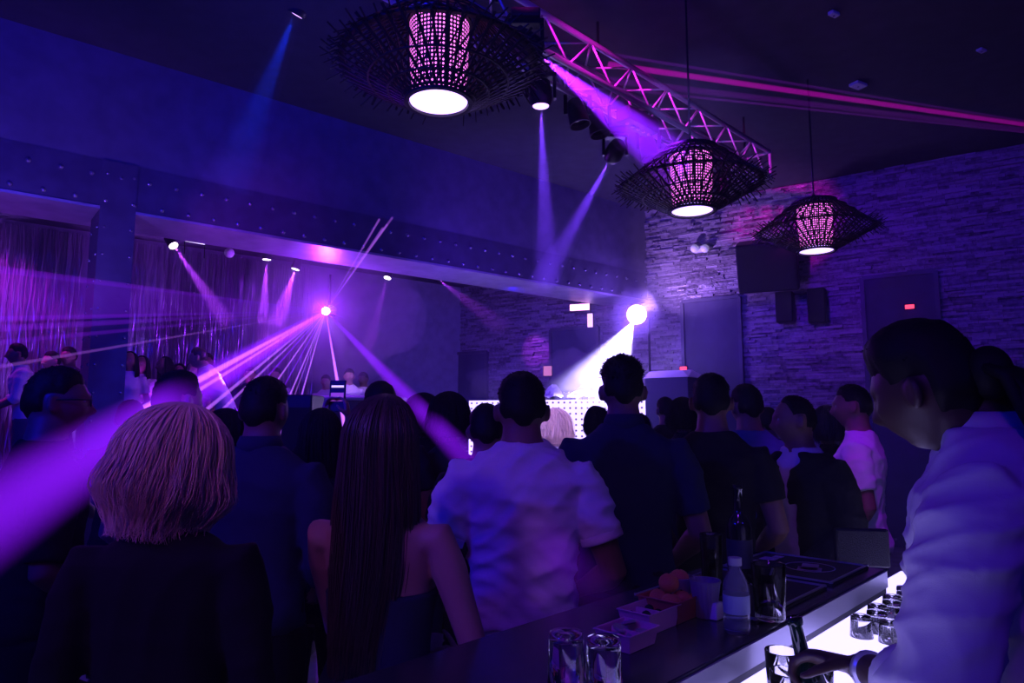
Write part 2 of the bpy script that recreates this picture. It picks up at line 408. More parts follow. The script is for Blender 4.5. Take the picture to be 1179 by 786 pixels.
# volumetric light: a spot lamp and the cone of haze it lights
NCONE = [0]
HZ = {}
def hazemat(d):
    if d not in HZ: HZ[d] = vol_mat('lit_haze', d)
    return HZ[d]
def cone_mesh(a, b, r0, r1, n=24):
    return MB().tube([a, b], [r0, r1], n)
def spot(a, b, deg, Wt, col, rad=.02, blend=.35):
    l = bpy.data.lights.new('spot_lamp', 'SPOT'); l.energy = Wt; l.color = col; l.spot_size = R(deg); l.spot_blend = blend; l.shadow_soft_size = rad
    o = bpy.data.objects.new('spot_lamp', l); COL.objects.link(o); o.location = a
    o.rotation_euler = (Vector(b) - Vector(a)).to_track_quat('-Z', 'Y').to_euler(); return o
def haze_beam(a, b, r0, r1, Wt, col, dens, label, parent=None, blend=.35, rad=.01):
    a = Vector(a); b = Vector(b); L = (b - a).length
    apex = a - (b - a).normalized() * (r0 * L / max(1e-4, (r1 - r0)))      # where the cone's sides meet
    back = min((apex - a).length, .03)
    deg = max(1., 2 * math.degrees(math.atan((r1 - r0) / L)) + (2 * math.degrees(math.atan(r0 / L))))
    sp = spot(a, b, max(1., deg * 1.0), Wt, col, rad, max(blend, .7))
    mb = cone_mesh(a + (b - a).normalized() * .004, b, r0, r1)
    o = mb.build('light_beam', hazemat(dens)); tag(o, label, 'light beam', kind='stuff')
    return o
PUR = (.42, .04, 1.); VIO = (.15, .035, 1.); BLU = (.02, .035, 1.)

f1 = P(612, 112, 5.0)
# the truss near px 612: drop the fixture under it
def under_truss(px, drop, off=.5):
    c, s = meet(Vector((T0.x, T0.y, 0)) + TN * TS * off, TD, px); return Vector((c.x, c.y, 4.22 - drop))
u1 = under_truss(606, .24, -.9)
b1e = P(772, 184, u1.y + .75)
moving_head(u1, b1e, .85, 'black moving head under the truss throwing a wide violet beam rightward', group=None)
d1 = (b1e - u1).normalized()
haze_beam(u1 + d1 * .14, u1 + d1 * 1.7, .07, .25, 2600, (.22, .010, 1.), .45, 'wide violet light beam slanting down right from the truss to the middle pendant')
u2 = under_truss(624, .30, .2)
moving_head(u2, u2 + Vector((0, 0, -1)), .8, 'black moving head under the truss with its beam pointing straight down')
haze_beam(u2 + Vector((0, 0, -.12)), P(631, 330, u2.y + .05),   .04, .12, 1500, VIO, .22, 'narrow violet light beam falling straight down from the truss')
u3 = under_truss(712, .33, 1.)
b3 = P(622, 330, u3.y + 2.2)
moving_head(u3, b3, .8, 'black moving head hidden behind the middle pendant, aimed down left')
d3 = (b3 - u3).normalized()
haze_beam(u3 + d3 * .14, b3, .04, .18, 1700, VIO, .25, 'violet light beam slanting down left from behind the middle pendant')
# moving head at the top left
u4 = P(345, 2, 5.2)
b4 = P(262, 215, 5.6)
m4 = moving_head(u4, b4, .9, 'black moving head at the top edge, left of the nearest pendant', mount=.22)
mb = MB().tube([u4 + Vector((0, 0, .2)), xy(u4, CZ - .001)], .018, 10); loc_build(mb, 'drop_pole', M['blackmetal'], m4)
d4 = (b4 - u4).normalized()
haze_beam(u4 + d4 * .14, b4, .06, .22, 420, (.004, .03, 1.), .14, 'faint blue light beam falling down left from the top edge moving head')
# more cans clamped on the truss
def par_can(loc, aim, label, group=None, m=None):
    loc = Vector(loc); t = empty('par_can', loc, label=label, cat='stage light', group=group)
    rot = (Vector(aim) - loc).normalized().to_track_quat('Z', 'Y')
    mb = MB().lathe([(.03, -.13), (.06, -.12), (.075, -.05), (.085, .08), (.09, .10), (.082, .10), (.075, .03)], 20)
    mb.v = [tuple(loc + (rot @ Vector(v))) for v in mb.v]; loc_build(mb, 'housing', M['black'], t, smooth=True)
    mb = MB().lathe([(.001, .05), (.074, .05), (.074, .06), (.001, .063)], 20)
    mb.v = [tuple(loc + (rot @ Vector(v))) for v in mb.v]; loc_build(mb, 'lens', m or M['lens'], t)
    mb = MB().bar(loc + Vector((-.1, 0, 0)), loc + Vector((-.1, 0, .17)), .01, .03).bar(loc + Vector((.1, 0, 0)), loc + Vector((.1, 0, .17)), .01, .03).bar(loc + Vector((-.1, 0, .17)), loc + Vector((.1, 0, .17)), .03, .01)
    loc_build(mb, 'bracket', M['blackmetal'], t)
    return t
for px, lab in ((668, 'black can light on the truss, first after the moving heads'), (692, 'black can light on the truss, over the wide violet beam'), (752, 'black can light on the truss beside the pale panel'), (836, 'black can light on the far end of the truss')):
    c = under_truss(px, .16, 1.); par_can(c, c + Vector((.2, -.1, -1)), lab)
c = under_truss(740, .10, .3)
t = empty('power_box', c, label='long dark power distribution box slung under the middle of the truss', cat='power box')
mb = MB(); mb.bar(c - TD * .22, c + TD * .22, .14, .12); loc_build(mb, 'housing', M['black'], t, bevel=.008)
mb = MB()
for k in range(5): loc_build(MB().lathe([(.001, 0), (.016, 0), (.016, .012), (.001, .012)], 10, c=c + TD * (-.16 + .08 * k) + Vector((0, 0, -.075))), 'socket', M['grey'], t)
c1 = P(770, 93, 6.9)
t = empty('ceiling_panel', c1, label='pale rectangular panel fixed behind the truss near its middle', cat='panel')
mb = MB(); mb.bar(c1 - TD * .27, c1 + TD * .27, .02, .22); loc_build(mb, 'sheet', M['grey'], t)
mb = MB(); mb.bar(c1 + Vector((0, 0, .1)), xy(c1, CZ - .001), .02); loc_build(mb, 'hanger', M['blackmetal'], t)

# ------------------------------------------------------------------ pendants
def core_mat():
    m, nt, b = new_mat('perforated_core')
    b.inputs['Base Color'].default_value = (.02, .02, .02, 1)
    tc = nt.nodes.new('ShaderNodeTexCoord'); mp = nt.nodes.new('ShaderNodeMapping'); mp.inputs['Scale'].default_value = (50, 20, 1)
    nt.links.new(tc.outputs['UV'], mp.inputs['Vector'])
    fr = nt.nodes.new('ShaderNodeVectorMath'); fr.operation = 'FRACTION'; nt.links.new(mp.outputs[0], fr.inputs[0])
    sb = nt.nodes.new('ShaderNodeVectorMath'); sb.operation = 'DISTANCE'; sb.inputs[1].default_value = (.5, .5, 0); nt.links.new(fr.outputs[0], sb.inputs[0])
    lt = nt.nodes.new('ShaderNodeMath'); lt.operation = 'LESS_THAN'; lt.inputs[1].default_value = .29; nt.links.new(sb.outputs['Value'], lt.inputs[0])
    ml = nt.nodes.new('ShaderNodeMath'); ml.operation = 'MULTIPLY'; ml.inputs[1].default_value = 2.6; nt.links.new(lt.outputs[0], ml.inputs[0])
    b.inputs['Emission Color'].default_value = (.85, .16, .75, 1); nt.links.new(ml.outputs[0], b.inputs['Emission Strength'])
    return m
M['core'] = core_mat()
M['diffuser'] = mat('lit_diffuser', (.8, .7, .8), .5, emis=(.50, .32, .95), estr=3.2)
def pendant(loc, cord_top, label):
    """loc = centre of the lower mouth"""
    t = empty('woven_pendant_lamp', loc, label=label, cat='pendant lamp', group='woven cane pendant lamps')
    Hh, RB, RT, RM, ZM = .47, .165, .19, .50, .20
    rr = random.Random(5); sl = MB()
    n = 46
    for (r0, z0, sgn) in ((RB, 0, 1), (RB, 0, -1), (RT, Hh, 1), (RT, Hh, -1)):
        for k in range(n):
            a0 = 2 * PI * (k + .25 * (sgn > 0)) / n; a1 = a0 + (.66 if sgn > 0 else -.16)
            p0 = Vector((r0 * math.cos(a0), r0 * math.sin(a0), z0))
            p1 = Vector((RM * math.cos(a1), RM * math.sin(a1), ZM + (.012 if z0 else -.012)))
            ext = 1 + (rr.uniform(.16, .28) if sgn > 0 else rr.uniform(.02, .2))
            sl.bar(p0 - (p1 - p0) * .02, p0 + (p1 - p0) * ext, .013 if sgn < 0 else .006, .006)
    # short radial sticks past the rim, above and below it
    for k in range(0):
        a = 2 * PI * k / 64; c, s_ = math.cos(a), math.sin(a)
        for dz in (-1, 1):
            sl.bar((.47 * c, .47 * s_, ZM + dz * .02), (.61 * c, .61 * s_, ZM + dz * (.02 + rr.uniform(.02, .05))), .009, .006)
    tag(sl.build('woven_shade', M['wood_dark'], t), kind='stuff')
    hp = MB()
    for (r, z, w) in ((RB, 0, .012), (RB + .02, .014, .007), (RT, Hh, .013), (RM - .01, ZM, .012), (.36, .105, .005), (.36, .335, .005), (.26, .05, .005), (.28, .405, .005)):
        hp.lathe([(r - w, z - w * .6), (r + w, z - w * .6), (r + w, z + w * .6), (r - w, z + w * .6)], 48, closed=True)
    hp.build('hoop', M['wood_dark'], t)
    c = MB(); nn = 48; vs = []
    for (r, z) in ((.138, .02), (.15, .2), (.155, .42)):
        for k in range(nn): vs.append((r * math.cos(2 * PI * k / nn), r * math.sin(2 * PI * k / nn), z))
    fs = [(i * nn + k, i * nn + (k + 1) % nn, (i + 1) * nn + (k + 1) % nn, (i + 1) * nn + k) for i in range(2) for k in range(nn)]
    c.add(vs, fs); co = c.build('perforated_core', M['core'], t)
    uv = co.data.uv_layers.new(name='UVMap')
    for p in co.data.polygons:
        ks = [co.data.loops[l].vertex_index % nn for l in p.loop_indices]
        for l in p.loop_indices:
            vi = co.data.loops[l].vertex_index; k = vi % nn
            if k == 0 and max(ks) > nn / 2: k = nn
            uv.data[l].uv = (k / nn, co.data.vertices[vi].co.z / .42)
    MB().lathe([(.001, .005), (.148, .005), (.148, .018), (.001, .018)], 40).build('diffuser', M['diffuser'], t)
    MB().lathe([(.001, .42), (.17, .42), (.17, .435), (.03, .45), (.03, .52), (.012, .55), (.001, .55)], 32).build('socket_cap', M['blackmetal'], t)
    MB().tube([(0, 0, .54), (cord_top.x - loc.x, cord_top.y - loc.y, cord_top.z - loc.z)], .008, 8).build('cord', M['black'], t)
    l = bpy.data.lights.new('pendant_bulb', 'SPOT'); l.energy = 3; l.color = (.7, .2, 1.); l.spot_size = R(110); l.spot_blend = .6; l.shadow_soft_size = .12
    o = bpy.data.objects.new('pendant_bulb', l); COL.objects.link(o); o.location = Vector(loc) + Vector((0, 0, -.02)); 
    return t
for (px, py, Y, lab) in ((505, 118, 3.35, 'largest and nearest woven black pendant lamp, cut by the top edge'), (797, 243, 4.95, 'middle woven black pendant lamp hanging in front of the truss end'), (940, 289, 6.3, 'smallest and farthest woven black pendant lamp, before the stone wall')):
    p = P(px, py, Y); pendant(p, xy(p, CZ - .001), lab)

# ------------------------------------------------------------------ laser projector and its beams
LS = P(375, 358, 8.35)
t = empty('laser_projector', LS + Vector((0, .12, .1)), label='laser projector hung under the riveted beam, starlike violet burst at its window', cat='laser')
mb = MB().box(LS + Vector((0, .17, .03)), (.13, .26, .10)); loc_build(mb, 'housing', M['black'], t, bevel=.01)
mb = MB().tube([LS + Vector((0, .17, .1)), xy(LS + Vector((0, .17, 0)), 3.40)], .014, 8); loc_build(mb, 'drop_pole', M['blackmetal'], t)
M['aperture'] = mat('laser_aperture', (.9, .8, 1), .3, emis=(.85, .6, 1.), estr=60.)
mb = MB().ball(LS, .045, 16, 10); loc_build(mb, 'aperture', M['aperture'], t)
pl = bpy.data.lights.new('laser_scatter', 'POINT'); pl.energy = 120; pl.color = (.26, .012, 1.); pl.shadow_soft_size = .03
plo = bpy.data.objects.new('laser_scatter', pl); COL.objects.link(plo); plo.location = LS + Vector((0, -.06, 0))
LM = {}
def laser(px, py, Y, r1, strength, col, label, src=LS, r0=.004, n=10, frm=0.):
    key = (round(strength, 2), col)
    if key not in LM: LM[key] = laser_glow_mat('laser_glow', col, strength)
    e = P(px, py, Y); a = src + (e - src) * frm
    o = MB().tube([a, e], [r0, r1], n).build('laser_beam', LM[key])
    return tag(o, label, 'laser beam', group='fan of violet laser beams', kind='stuff')
LV = (.25, .008, 1.); LP = (.48, .12, 1.)
fan = [  # px, py, Y, end radius, strength, colour
    (0, 310, 4.7, .030, 3.2, LV), (0, 367, 4.6, .022, 3.6, LV), (0, 378, 4.6, .028, 3.0, LV), (0, 394, 4.5, .020, 3.2, LV), (0, 422, 4.5, .014, 6, LP),
    (150, 480, 4.5, .035, 14, LP), (160, 492, 4.4, .02, 14, LP), (185, 515, 4.2, .018, 12, LP), (205, 520, 4.4, .014, 14, LP), (222, 530, 4.4, .012, 14, LV),
    (262, 520, 4.8, .010, 26, LP), (285, 520, 5.0, .008, 20, LV), (308, 515, 5.2, .010, 26, LP), (318, 512, 5.2, .006, 18, LP), (330, 515, 5.2, .009, 30, LP),
    (406, 545, 4.2, .022, 20, LP), (393, 470, 5.4, .006, 16, LV)]
for i, (x, y, Y, r1, s_, c_) in enumerate(fan):
    laser(x, y, Y, r1, s_, c_, 'thin violet laser ray fanning out from the bright laser window')
for k in range(14):  # emissive spikes added to imitate glare around the window
    an = 2 * PI * k / 14 + .1; rr_ = 16 + 9 * (k % 2) + 3 * (k % 3)
    laser(375 + rr_ * math.cos(an), 358 - rr_ * math.sin(an), 8.2, .001, 26, LP, 'short glowing spike added for the starlike glare of the laser window', r0=.009)['group'] = 'glare spikes added at the laser window'
# sheet between the upper left rays
def sheet(c1_, c2_, strength, col, label):  # lit haze imitated by an emitting slab
    a = LS; vs = []
    th = Vector((0, 0, .004))
    p1 = P(*c1_); p2 = P(*c2_)
    nr = (p1 - a).cross(p2 - a).normalized() * .03
    vs = [a - nr * .3, p1 - nr, p2 - nr, a + nr * .3, p1 + nr, p2 + nr]
    key = ('s', strength, col)
    if key not in LM: LM[key] = laser_glow_mat('laser_sheet', col, strength)
    o = MB().add(vs, [(0, 2, 1), (3, 4, 5), (0, 1, 4, 3), (1, 2, 5, 4), (2, 0, 3, 5)]).build('laser_sheet', LM[key]); return tag(o, label, 'laser beam', kind='stuff')
sheet((0, 312, 4.8), (0, 368, 4.6), 1.5, LV, 'flat violet laser sheet spreading left across the pillar')
# wide rays that come past the camera: brightest on their axis, weaker as they spread
def soft_ray(px, py, Y, r0, r1, strength, fall, col, label):  # glow and its falloff are put into the volume emission
    e = P(px, py, Y); a = LS; L = (e - a).length
    m = bpy.data.materials.new('wide_laser_glow'); m.use_nodes = True; nt = m.node_tree; nt.nodes.clear()
    nd = nt.nodes.new; out = nd('ShaderNodeOutputMaterial'); em = nd('ShaderNodeEmission'); em.inputs[0].default_value = (*col, 1); nt.links.new(em.outputs[0], out.inputs['Volume'])
    tc = nd('ShaderNodeTexCoord'); sp = nd('ShaderNodeSeparateXYZ'); nt.links.new(tc.outputs['Object'], sp.inputs[0])
    def mt(op, a_, b_=None, c_=None):
        n = nd('ShaderNodeMath'); n.operation = op
        for i, v in enumerate((a_, b_, c_)):
            if v is None: continue
            if isinstance(v, (int, float)): n.inputs[i].default_value = v
            else: nt.links.new(v, n.inputs[i])
        return n.outputs[0]
    rad = mt('MULTIPLY_ADD', sp.outputs[2], (r1 - r0) / L, r0)
    r2 = mt('ADD', mt('MULTIPLY', sp.outputs[0], sp.outputs[0]), mt('MULTIPLY', sp.outputs[1], sp.outputs[1]))
    q = mt('DIVIDE', r2, mt('MULTIPLY', rad, rad)); core = mt('POWER', mt('MAXIMUM', mt('SUBTRACT', 1., q), 0.), 1.4)
    sp2 = mt('DIVIDE', strength, mt('POWER', mt('DIVIDE', rad, r1), fall))
    if fall < 0: sp2 = mt('MULTIPLY', strength, mt('MAXIMUM', mt('SUBTRACT', 1., mt('POWER', mt('DIVIDE', sp.outputs[2], L), 6.)), 0.))
    nt.links.new(mt('MULTIPLY', core, sp2), em.inputs[1])
    o = MB().tube([(0, 0, 0), (0, 0, L)], [r0, r1], 28).build('laser_beam', m)
    o.location = a; o.rotation_mode = 'QUATERNION'; o.rotation_quaternion = (e - a).to_track_quat('Z', 'Y')
    return tag(o, label, 'laser beam', kind='stuff')
soft_ray(-75, 632, 1.30, .025, .120, 2.7, .5, LV, 'broad violet laser ray crossing the blonde woman and the man with glasses')
soft_ray(715, 712, 1.72, .010, .085, 3.0, -1, LV, 'broad violet laser ray passing in front of the man in white')
for (x, y) in ((437, 252), (446, 258), (452, 250), (441, 262)):
    laser(x, y, 6.5, .012, 8 if x != 437 else 11., LP, 'short violet laser ray pointing up right to the riveted beam')

# magenta rays from the right
RS = P(1420, 178, 4.5)
for (x, y, Y, r1, s_, c_, r0_) in ((700, 62, 5.7, .02, .9, (.35, .01, .8), .005), (700, 74, 5.7, .035, 1.9, (.75, .0, .65), .012), (700, 92, 5.7, .04, .5, (.35, .01, .7), .01), (700, 101, 5.7, .016, 1.2, (.4, .02, .8), .005)):
    o = laser(x, y, Y, r1 * .8, s_ * 3.4, c_, 'magenta laser ray crossing the dark ceiling at the right', src=RS, r0=r0_, n=12)
    o['group'] = 'magenta laser rays at the right'
t = empty('laser_projector', RS, label='laser projector out at the right that throws the magenta rays', cat='laser')
mb = MB().box(RS + Vector((.2, -.02, 0)), (.3, .24, .14)); loc_build(mb, 'housing', M['black'], t, bevel=.01)
mb = MB().tube([RS + Vector((.2, 0, .07)), xy(RS + Vector((.2, 0, 0)), CZ - .001)], .014, 8); loc_build(mb, 'drop_pole', M['blackmetal'], t)

# ------------------------------------------------------------------ alcove spots
M['can_white'] = mat('lit_downlight', (.9, .9, .9), .4, emis=(1, .8, .95), estr=6.)
def downlight(px, py, Y, aim, power, dens, r1, label, blab):
    p = P(px, py, Y); aim = Vector(aim); t = empty('downlight', p + Vector((0, 0, .1)), label=label, cat='spotlight', group=None)
    rot = (aim - p).normalized().to_track_quat('Z', 'Y')
    mb = MB().lathe([(.03, -.16), (.05, -.15), (.06, -.02), (.062, 0), (.055, 0), (.05, -.03)], 20); mb.v = [tuple(p + (rot @ Vector(v))) for v in mb.v]; loc_build(mb, 'housing', M['black'], t, smooth=True)
    mb = MB().lathe([(.001, -.01), (.052, -.01), (.052, -.002), (.001, -.002)], 20); mb.v = [tuple(p + (rot @ Vector(v))) for v in mb.v]; loc_build(mb, 'lens', M['can_white'], t)
    mb = MB().tube([p + Vector((0, 0, .1)), xy(p, 4.019)], .01, 8); loc_build(mb, 'stem', M['blackmetal'], t)
    if power: haze_beam(p + (aim - p).normalized() * .01, aim, .03, r1, power, PUR, dens, blab)
downlight(200, 283, 8.0, P(262, 372, 7.6), 1100, .4, .12, 'small spotlight under the alcove ceiling with a beam slanting right', 'short violet light beam slanting right in the alcove above the guests')
downlight(307, 299, 8.7, P(303, 372, 8.7), 800, .4, .10, 'small spotlight left of the laser, pointing straight down', 'short violet light beam falling straight down beside the laser')
downlight(340, 310, 9.1, P(318, 375, 9.0), 900, .3, .16, 'small spotlight nearest the laser, tilted down left', 'soft violet light beam tilted down left beside the laser')
downlight(446, 320, 10.0, P(424, 400, 9.6), 500, .2, .12, 'small spotlight right of the laser rays', 'faint violet light beam falling right of the laser')
downlight(505, 322, 10.4, P(580, 378, 11.2), 240, .22, .22, 'small spotlight under the alcove ceiling near the dark door', 'faint pinkish light beam slanting right above the dark door')
p = P(264, 291, 8.3); t = empty('globe_lamp', p, label='small round pale globe hung under the riveted beam', cat='globe')
mb = MB().ball(p, .06, 20, 14); loc_build(mb, 'globe', M['white'], t, smooth=True); mb = MB().tube([p + Vector((0, 0, .05)), xy(p, 4.019)], .006, 6); loc_build(mb, 'cord', M['black'], t)
a = P(213, 277, 7.4); b = P(236, 281, 7.6); t = empty('tube_light', (a + b) / 2, label='short thin white tube light under the riveted beam', cat='tube light')
mb = MB().tube([a, b], .006, 8); loc_build(mb, 'tube', mat('lit_tube', (.9, .9, .9), .4, emis=(.8, .7, 1), estr=2), t)
mb = MB().bar(a, xy(a, 3.39), .008).bar(b, xy(b, 3.39), .008); loc_build(mb, 'hanger', M['blackmetal'], t)

# ------------------------------------------------------------------ wall gear
def speaker_box(c, size, yaw, pitch, label, group=None, bracket=None, stand=None):
    c = Vector(c); rot = Matrix.Rotation(yaw, 3, 'Z') @ Matrix.Rotation(pitch, 3, 'X')
    t = empty('loudspeaker', c, label=label, cat='loudspeaker', group=group)
    w, d, h = size
    mb = MB().box(c, size, rot); loc_build(mb, 'cabinet', M['black'], t, bevel=.015)
    mb = MB().box(c + rot @ Vector((0, -d / 2 - .006, 0)), (w * .9, .012, h * .92), rot); loc_build(mb, 'grille', M['grille'], t)
    if bracket is not None:
        mb = MB().bar(c + rot @ Vector((0, d * .4, 0)), bracket, .04, .05); loc_build(mb, 'wall_bracket', M['blackmetal'], t)
    return t
M['grille'] = mat('speaker_grille', (.02, .02, .025), .6, .4, noise_bump=.6, scale=400)
wyaw = math.atan2(WN.y, WN.x) + PI / 2
def on_wall(px, py, off):
    w = wall_pt(px); r = ray(px, py); p0 = w + WN * off; c, _ = meet(p0, W, px); return Vector((c.x, c.y, CAMZ + r.z / r.y * c.y))
c = on_wall(888, 305, .45); speaker_box(c, (.76, .48, .66), wyaw + .15, .35, 'large tilted loudspeaker on the stone wall under the farthest pendant', bracket=on_wall(888, 300, 0.0))
c = on_wall(906, 354, .22); speaker_box(c, (.22, .2, .42), wyaw, 0., 'small black loudspeaker just below the large tilted one', bracket=on_wall(906, 350, 0))
c = on_wall(943, 352, .15); speaker_box(c, (.22, .16, .46), wyaw, 0., 'small black loudspeaker to the right of its twin under the pendant', bracket=on_wall(943, 350, 0))
c = on_wall(809, 287, .06); t = empty('emergency_light', c, label='twin round emergency lamps on the stone wall above the tall door', cat='emergency light')
mb = MB().box(c, (.16, .07, .09), Matrix.Rotation(wyaw, 3, 'Z')); loc_build(mb, 'case', M['white'], t, bevel=.006)
for px in (803, 815):
    q = on_wall(px, 286, .13); mb = MB().ball(q, .062, 18, 12, (1, 1, 1)); loc_build(mb, 'lamp', M['bulb_glow'] if 'bulb_glow' in M else M.setdefault('bulb_glow', mat('emergency_lamp', (.7, .7, .75), .25, emis=(.7, .6, 1), estr=.25)), t, smooth=True)
M['red_led'] = mat('red_led', (.5, .02, .02), .4, emis=(1., .05, .12), estr=2.2)
for px, py, lab in ((1050, 353, 'small red indicator light on the right tall door'), (786, 424, 'small red indicator light at the edge of the tall door near the stage')):
    q = on_wall(px, py, .07); t = empty('indicator_light', q, label=lab, cat='indicator light')
    mb = MB().box(q, (.10, .03, .05), Matrix.Rotation(wyaw, 3, 'Z')); loc_build(mb, 'lens', M['red_led'], t, bevel=.004)
    mb = MB().box(q - WN * .02, (.13, .03, .08), Matrix.Rotation(wyaw, 3, 'Z')); loc_build(mb, 'case', M['black'], t)
# ceiling bits
for px, py, sz, lab in ((988, 98, (.15, .1, .03), 'small pale rectangular box on the dark ceiling beside the magenta rays'), (960, 16, (.09, .05, .03), 'tiny pale fitting on the ceiling near the farthest pendant cord'), (1130, 58, (.09, .05, .02), 'tiny dim fitting on the ceiling above the magenta rays')):
    q = Pz(px, py, CZ - .02); t = empty('ceiling_fitting', q, label=lab, cat='ceiling fitting')
    mb = MB().box(q, sz, Matrix.Rotation(.5, 3, 'Z')); loc_build(mb, 'cover', M['white'], t, bevel=.005)
    mb = MB().lathe([(.001, 0), (.01, 0), (.01, .006), (.001, .006)], 8, c=q - Vector((0, 0, sz[2] / 2 + .006))); loc_build(mb, 'screw', M['grey'], t)
q = P(848, 128, 8.2); 

# ------------------------------------------------------------------ stage
SA = P(541, 463, 10.3); SB = P(757, 457, 9.35); STZ = .72
SU = Vector(((SB - SA).x, (SB - SA).y, 0)).normalized(); SN = Vector((SU.y, -SU.x, 0))      # SN towards the camera
SLn = (Vector((SB.x, SB.y, 0)) - Vector((SA.x, SA.y, 0))).length
TOPZ = (SA.z + SB.z) / 2
syaw = math.atan2(SU.y, SU.x)
def sbox(mb, u0, u1, n0, n1, z0, z1):
    a = Vector((SA.x, SA.y, 0)); c = [a + SU * u0 + SN * n0, a + SU * u1 + SN * n0, a + SU * u1 + SN * n1, a + SU * u0 + SN * n1]
    vs = [xy(p, z0) for p in c] + [xy(p, z1) for p in c]
    return mb.add(vs, [(0, 1, 2, 3), (7, 6, 5, 4), (4, 5, 1, 0), (5, 6, 2, 1), (6, 7, 3, 2), (7, 4, 0, 3)])
tag(sbox(MB(), -.6, SLn - .04, -1.10, .1, 0, STZ).build('stage', M['counter_side']), 'low dark stage carrying the booth in the room corner', 'stage')
def led_mat():
    m, nt, b = new_mat('led_panel_face'); b.inputs['Base Color'].default_value = (.02, .02, .02, 1)
    tc = nt.nodes.new('ShaderNodeTexCoord'); mp = nt.nodes.new('ShaderNodeMapping'); mp.inputs['Scale'].default_value = (33, 13, 1)
    nt.links.new(tc.outputs['UV'], mp.inputs['Vector'])
    fr = nt.nodes.new('ShaderNodeVectorMath'); fr.operation = 'FRACTION'; nt.links.new(mp.outputs[0], fr.inputs[0])
    sb = nt.nodes.new('ShaderNodeVectorMath'); sb.operation = 'DISTANCE'; sb.inputs[1].default_value = (.5, .5, 0); nt.links.new(fr.outputs[0], sb.inputs[0])
    rp = nt.nodes.new('ShaderNodeMapRange'); rp.inputs['From Min'].default_value = .11; rp.inputs['From Max'].default_value = .24; rp.inputs['To Min'].default_value = .03; rp.inputs['To Max'].default_value = 2.5
    nt.links.new(sb.outputs['Value'], rp.inputs['Value'])
    b.inputs['Emission Color'].default_value = (.50, .38, 1., 1); nt.links.new(rp.outputs[0], b.inputs['Emission Strength']); return m
M['led'] = led_mat()
booth = empty('booth_desk', xy(SA + SU * SLn / 2, STZ), syaw, label='booth desk on the stage with a glowing white dotted panel front', cat='booth')
mb = sbox(MB(), 0, SLn, -.6, -.02, STZ, TOPZ - .02); loc_build(mb, 'desk_body', M['black'], booth)
mb = sbox(MB(), 0, SLn, -.02, .03, STZ + .1, TOPZ); o = loc_build(mb, 'lit_panel', M['led'], booth)
uv = o.data.uv_layers.new(name='UVMap')
for l in o.data.loops:
    v = o.data.vertices[l.vertex_index].co; uv.data[l.index].uv = ((v.x + SLn / 2) / SLn, (v.z - .1) / (TOPZ - STZ - .1))
mb = sbox(MB(), -.01, SLn + .01, -.62, -.03, TOPZ - .02, TOPZ + .0); loc_build(mb, 'desk_top', M['grey'], booth)
# gear on the desk
def spt(u, n, z): return xy(Vector((SA.x, SA.y, 0)) + SU * u + SN * n, z)
def deck(u, lab):
    t = empty('media_deck', spt(u, -.3, TOPZ), syaw, label=lab, cat='deck')
    MB().box((0, 0, .05), (.32, .38, .10)).build('case', M['white'], t, bevel=.008)
    MB().lathe([(.001, .10), (.10, .10), (.10, .118), (.095, .122), (.001, .122)], 28, c=(0, -.03, 0)).build('jog_wheel', M['grey'], t)
    MB().box((0, .13, .115), (.2, .1, .02), Matrix.Rotation(.35, 3, 'X')).build('display', M['black'], t)
deck(.95, 'media deck with round jog wheel, left of the mixer on the booth desk')
deck(1.95, 'media deck with round jog wheel, right of the mixer on the booth desk')
t = empty('mixer', spt(1.45, -.3, TOPZ), syaw, label='pale mixer between the two decks on the booth desk', cat='mixer')
MB().box((0, 0, .05), (.32, .38, .10)).build('case', M['grey'], t, bevel=.008)
for i in range(4):
    for j in range(3): MB().lathe([(.001, 0), (.012, 0), (.010, .02), (.001, .02)], 12, c=(-.11 + .073 * i, -.02 + .06 * j, .10)).build('knob', M['black'], t)
for i in range(4): MB().box((-.11 + .073 * i, -.11, .11), (.015, .03, .02)).build('fader', M['white'], t)
# folded pale flyers / crumpled cloth on the desk
M['paper'] = mat('pale_cloth', (.8, .8, .85), .7)
def crumple(u, n, w, h, seed, lab):
    rr = random.Random(seed); mb = MB(); k = 6; vs = []
    for sgn in (0, 1):
        for i in range(k):
            for j in range(k):
                x = (i / (k - 1) - .5) * w; z = .01 + h * (1 - abs(i / (k - 1) - .45) * 1.6) * (j / (k - 1)) + rr.uniform(0, .05) * (sgn == 0)
                y = (j / (k - 1) - .5) * .16 + rr.uniform(-.03, .03) * (sgn == 0)
                if sgn: x, y, z = vs[i * k + j]; y += .012
                vs.append((x, y, max(.003, z)))
    q = k * k; fs = []
    for i in range(k - 1):
        for j in range(k - 1):
            f = (i * k + j, (i + 1) * k + j, (i + 1) * k + j + 1, i * k + j + 1); fs += [f, tuple(q + x for x in f[::-1])]
    o = mb.add(vs, fs).build('crumpled_cloth', M['paper']); o.location = spt(u, n, TOPZ + .003); o.rotation_euler = (0, 0, syaw); return tag(o, lab, 'cloth')
crumple(1.28, -.06, .30, .22, 1, 'pale crumpled cloth at the left of the lit booth desk')
crumple(1.72, -.06, .42, .16, 2, 'pale crumpled cloth across the middle of the booth desk')
